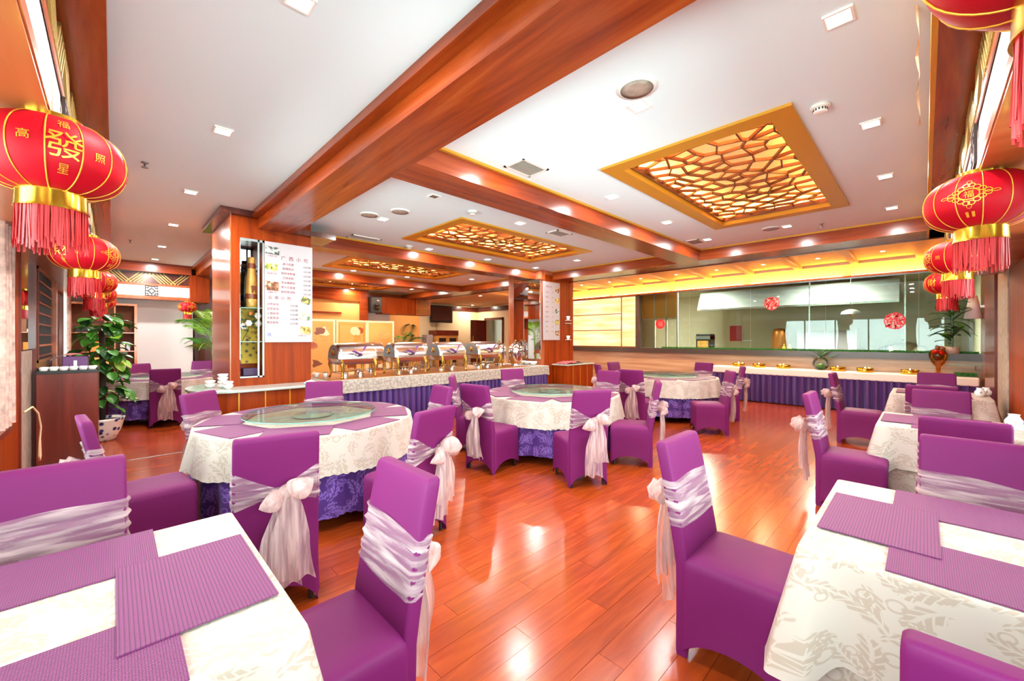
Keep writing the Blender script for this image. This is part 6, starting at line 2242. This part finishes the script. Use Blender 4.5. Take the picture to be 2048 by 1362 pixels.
# bookcase
t = thing('bookcase', 'brown wooden bookcase in the far left corner', 'bookcase', (-0.13, 12.28, 0))
G().box(-0.5, 0.5, 0.17, 0.2, 0, 2.22).build('back_panel', 'book_brown', t)
for x in (-0.5, 0.14, 0.455):
    G().box(x, x + (0.045 if x > 0.3 else 0.02), -0.17, 0.17, 0, 2.2).build('upright', 'wood_rose', t)
G().box(-0.5, 0.5, -0.18, 0.2, 2.2, 2.24).build('top', 'wood_rose', t)
for z in (0.02, 0.45, 0.85, 1.2, 1.6):
    G().box(-0.48, 0.46, -0.16, 0.17, z, z + 0.02).build('shelf', 'wood_rose', t)
_bk = [(-0.35, 1.62, 'black', 0.2, 0.12, 'black box file'), (-0.1, 1.62, 'book_cream', 0.16, 0.06, 'stack of pale papers'), (0.05, 1.62, 'book_brown', 0.12, 0.25, 'brown box'), (-0.1, 1.22, 'orange', 0.25, 0.2, 'orange wrapped parcel'),
       (0.27, 1.22, 'book_cream', 0.08, 0.16, 'pale upright pack'), (0.36, 1.22, 'grey_plastic', 0.06, 0.12, 'small grey pack'), (-0.05, 0.87, 'bamboo', 0.22, 0.22, 'ochre box'), (0.3, 0.87, 'orange', 0.14, 0.12, 'small orange box'), (0.3, 0.47, 'book_brown', 0.2, 0.25, 'brown carton')]
for x, z, m, w, h, lb in _bk:
    tag(G().box(-w / 2, w / 2, -0.1, 0.08, 0, h).build('stored_box', m, None, False, (-0.13 + x, 12.28, z), bevel=0.005), lb + ' in the far left bookcase', 'box')

# ================================================================== FAR END
# folding screen, three hinged panels with gold frames
t = thing('folding_screen', 'three-panel folding screen with gold frames and amber pictures behind the buffet', 'folding screen', (3.35, 11.2, 0))
_pts = [(0.0, 0.05), (0.9, -0.12), (1.85, 0.05), (2.6, -0.15)]
for k in range(3):
    (xa, ya), (xb, yb) = _pts[k], _pts[k + 1]
    L = math.hypot(xb - xa, yb - ya) - 0.012
    a = math.atan2(yb - ya, xb - xa)
    p = put('panel', G().box(0, L, -0.02, 0.02, 0.05, 1.98).mesh('panel', ('oak', 'amber_wall', 'copper')[k]), t, (xa, ya, 0), a)
    G().box(0, 0.05, -0.03, 0.03, 0.03, 2.0).box(L - 0.05, L, -0.03, 0.03, 0.03, 2.0).box(0.05, L - 0.05, -0.03, 0.03, 1.94, 2.0).box(0.05, L - 0.05, -0.03, 0.03, 0.03, 0.09).build('frame', 'cove_wall', p)
    G().box(0.09, 0.105, -0.028, -0.02, 0.15, 1.88).box(L - 0.105, L - 0.09, -0.028, -0.02, 0.15, 1.88).box(0.09, L - 0.09, -0.028, -0.02, 1.865, 1.88).build('inner_frame', 'gold_paint', p)
    rr = random.Random(50 + k)
    for j in range(7):
        cx, cz = rr.uniform(0.2, L - 0.2), rr.uniform(0.5, 1.7)
        n = 9
        rad = [rr.uniform(0.07, 0.2) for _ in range(n)]
        pl = [(max(0.12, min(L - 0.12, cx + rad[i] * math.cos(2 * PI * i / n))), -0.021 - 0.0006 * j, min(1.85, cz + rad[i] * 0.7 * math.sin(2 * PI * i / n))) for i in range(n)]
        G().add(pl, [tuple(range(n))]).build('inlay', ('bamboo_brown', 'cove_wall', 'bamboo', 'wood_soffit')[j % 4], p)
# television
t = thing('television', 'flat dark television hung high on the far cream wall', 'television', (11.0, YF - 0.30, 2.22))
G().box(-0.62, 0.62, 0.0, 0.08, 0.0, 0.80).build('casing', 'black', t, bevel=0.01)
G().box(-0.53, 0.53, -0.006, 0.0, 0.09, 0.74).build('screen', 'tv_screen', t)
G().box(-0.1, 0.1, 0.08, 0.29, 0.3, 0.5).build('bracket', 'black', t)
tag(G().tube([(10.9, YF - 0.02, 2.25), (10.88, YF - 0.02, 2.0), (10.95, YF - 0.02, 1.75)], 0.008, 5).build('cable', 'black', None), 'thin black cable hanging below the television', 'cable')
# disinfection cabinet and speaker
t = thing('display_fridge', 'wooden topped cabinet with two glass doors under the television', 'cabinet', (11.0, YF - 0.45, 0))
G().box(-0.6, 0.6, -0.3, 0.3, 0.0, 1.62).build('body', 'oak', t)
G().box(-0.62, 0.62, -0.32, 0.3, 1.62, 1.85).build('header', 'wood_mahogany', t)
for s in (-1, 1):
    d = G().box(s * 0.29 - 0.26, s * 0.29 + 0.26, -0.325, -0.30, 0.1, 1.58).build('door', 'oak', t)
    G().box(s * 0.29 - 0.19, s * 0.29 + 0.19, -0.33, -0.325, 0.2, 1.5).build('door_glass', 'black_gloss', d)
tag(G().box(-0.16, 0.16, -0.2, 0.2, 0, 1.65).build('floor_speaker', 'grey_plastic', None, False, (10.15, YF - 0.4, 0), bevel=0.015), 'grey floor-standing unit left of the glass-door cabinet', 'cabinet')
# bulkhead with loudspeaker and lattice vent
bk = struct('trim_14', G().box(6.75, 8.75, 13.4, 13.9, 2.36, 2.95), 'wood_panel', 'wooden bulkhead under the far ceiling')
struct('vent_frame', G().box(8.1, 8.72, 13.38, 13.4, 2.36, 2.94), 'wood_beam_x', parent=bk)
_vs = G().box(8.17, 8.65, 13.36, 13.38, 0, 0.03).mesh('vent_slat', 'wood_dark')
for k in range(9):
    put('vent_slat', _vs, bk, (0, 0, 2.41 + 0.058 * k))
t = thing('wall_speaker', 'black loudspeaker mounted on the wooden bulkhead', 'speaker', (6.52, 13.45, 2.38))
G().box(-0.2, 0.2, -0.12, 0.14, 0, 0.55).build('cabinet', 'black', t, bevel=0.015)
G().lathe([(0.13, 0.0), (0.12, 0.012), (0.05, -0.002), (0.0, 0.004)], 22).xform(Matrix.Translation((0.0, -0.122, 0.2)) @ Matrix.Rotation(PI / 2, 4, 'X')).build('woofer', 'black_gloss', t, True)
G().lathe([(0.05, 0.0), (0.03, 0.012), (0.0, 0.012)], 16).xform(Matrix.Translation((0.06, -0.122, 0.42)) @ Matrix.Rotation(PI / 2, 4, 'X')).build('tweeter', 'steel', t, True)
struct('wall_pier', G().box(6.3, 7.3, 13.9, 14.1, 0, 2.95), 'white_paint', 'pale pier below the bulkhead')
struct('wall_pier.001', G().box(7.3, 9.8, 15.9, YF, 0, 3.0), 'amber_wall', 'warm lit wall panel left of the television')
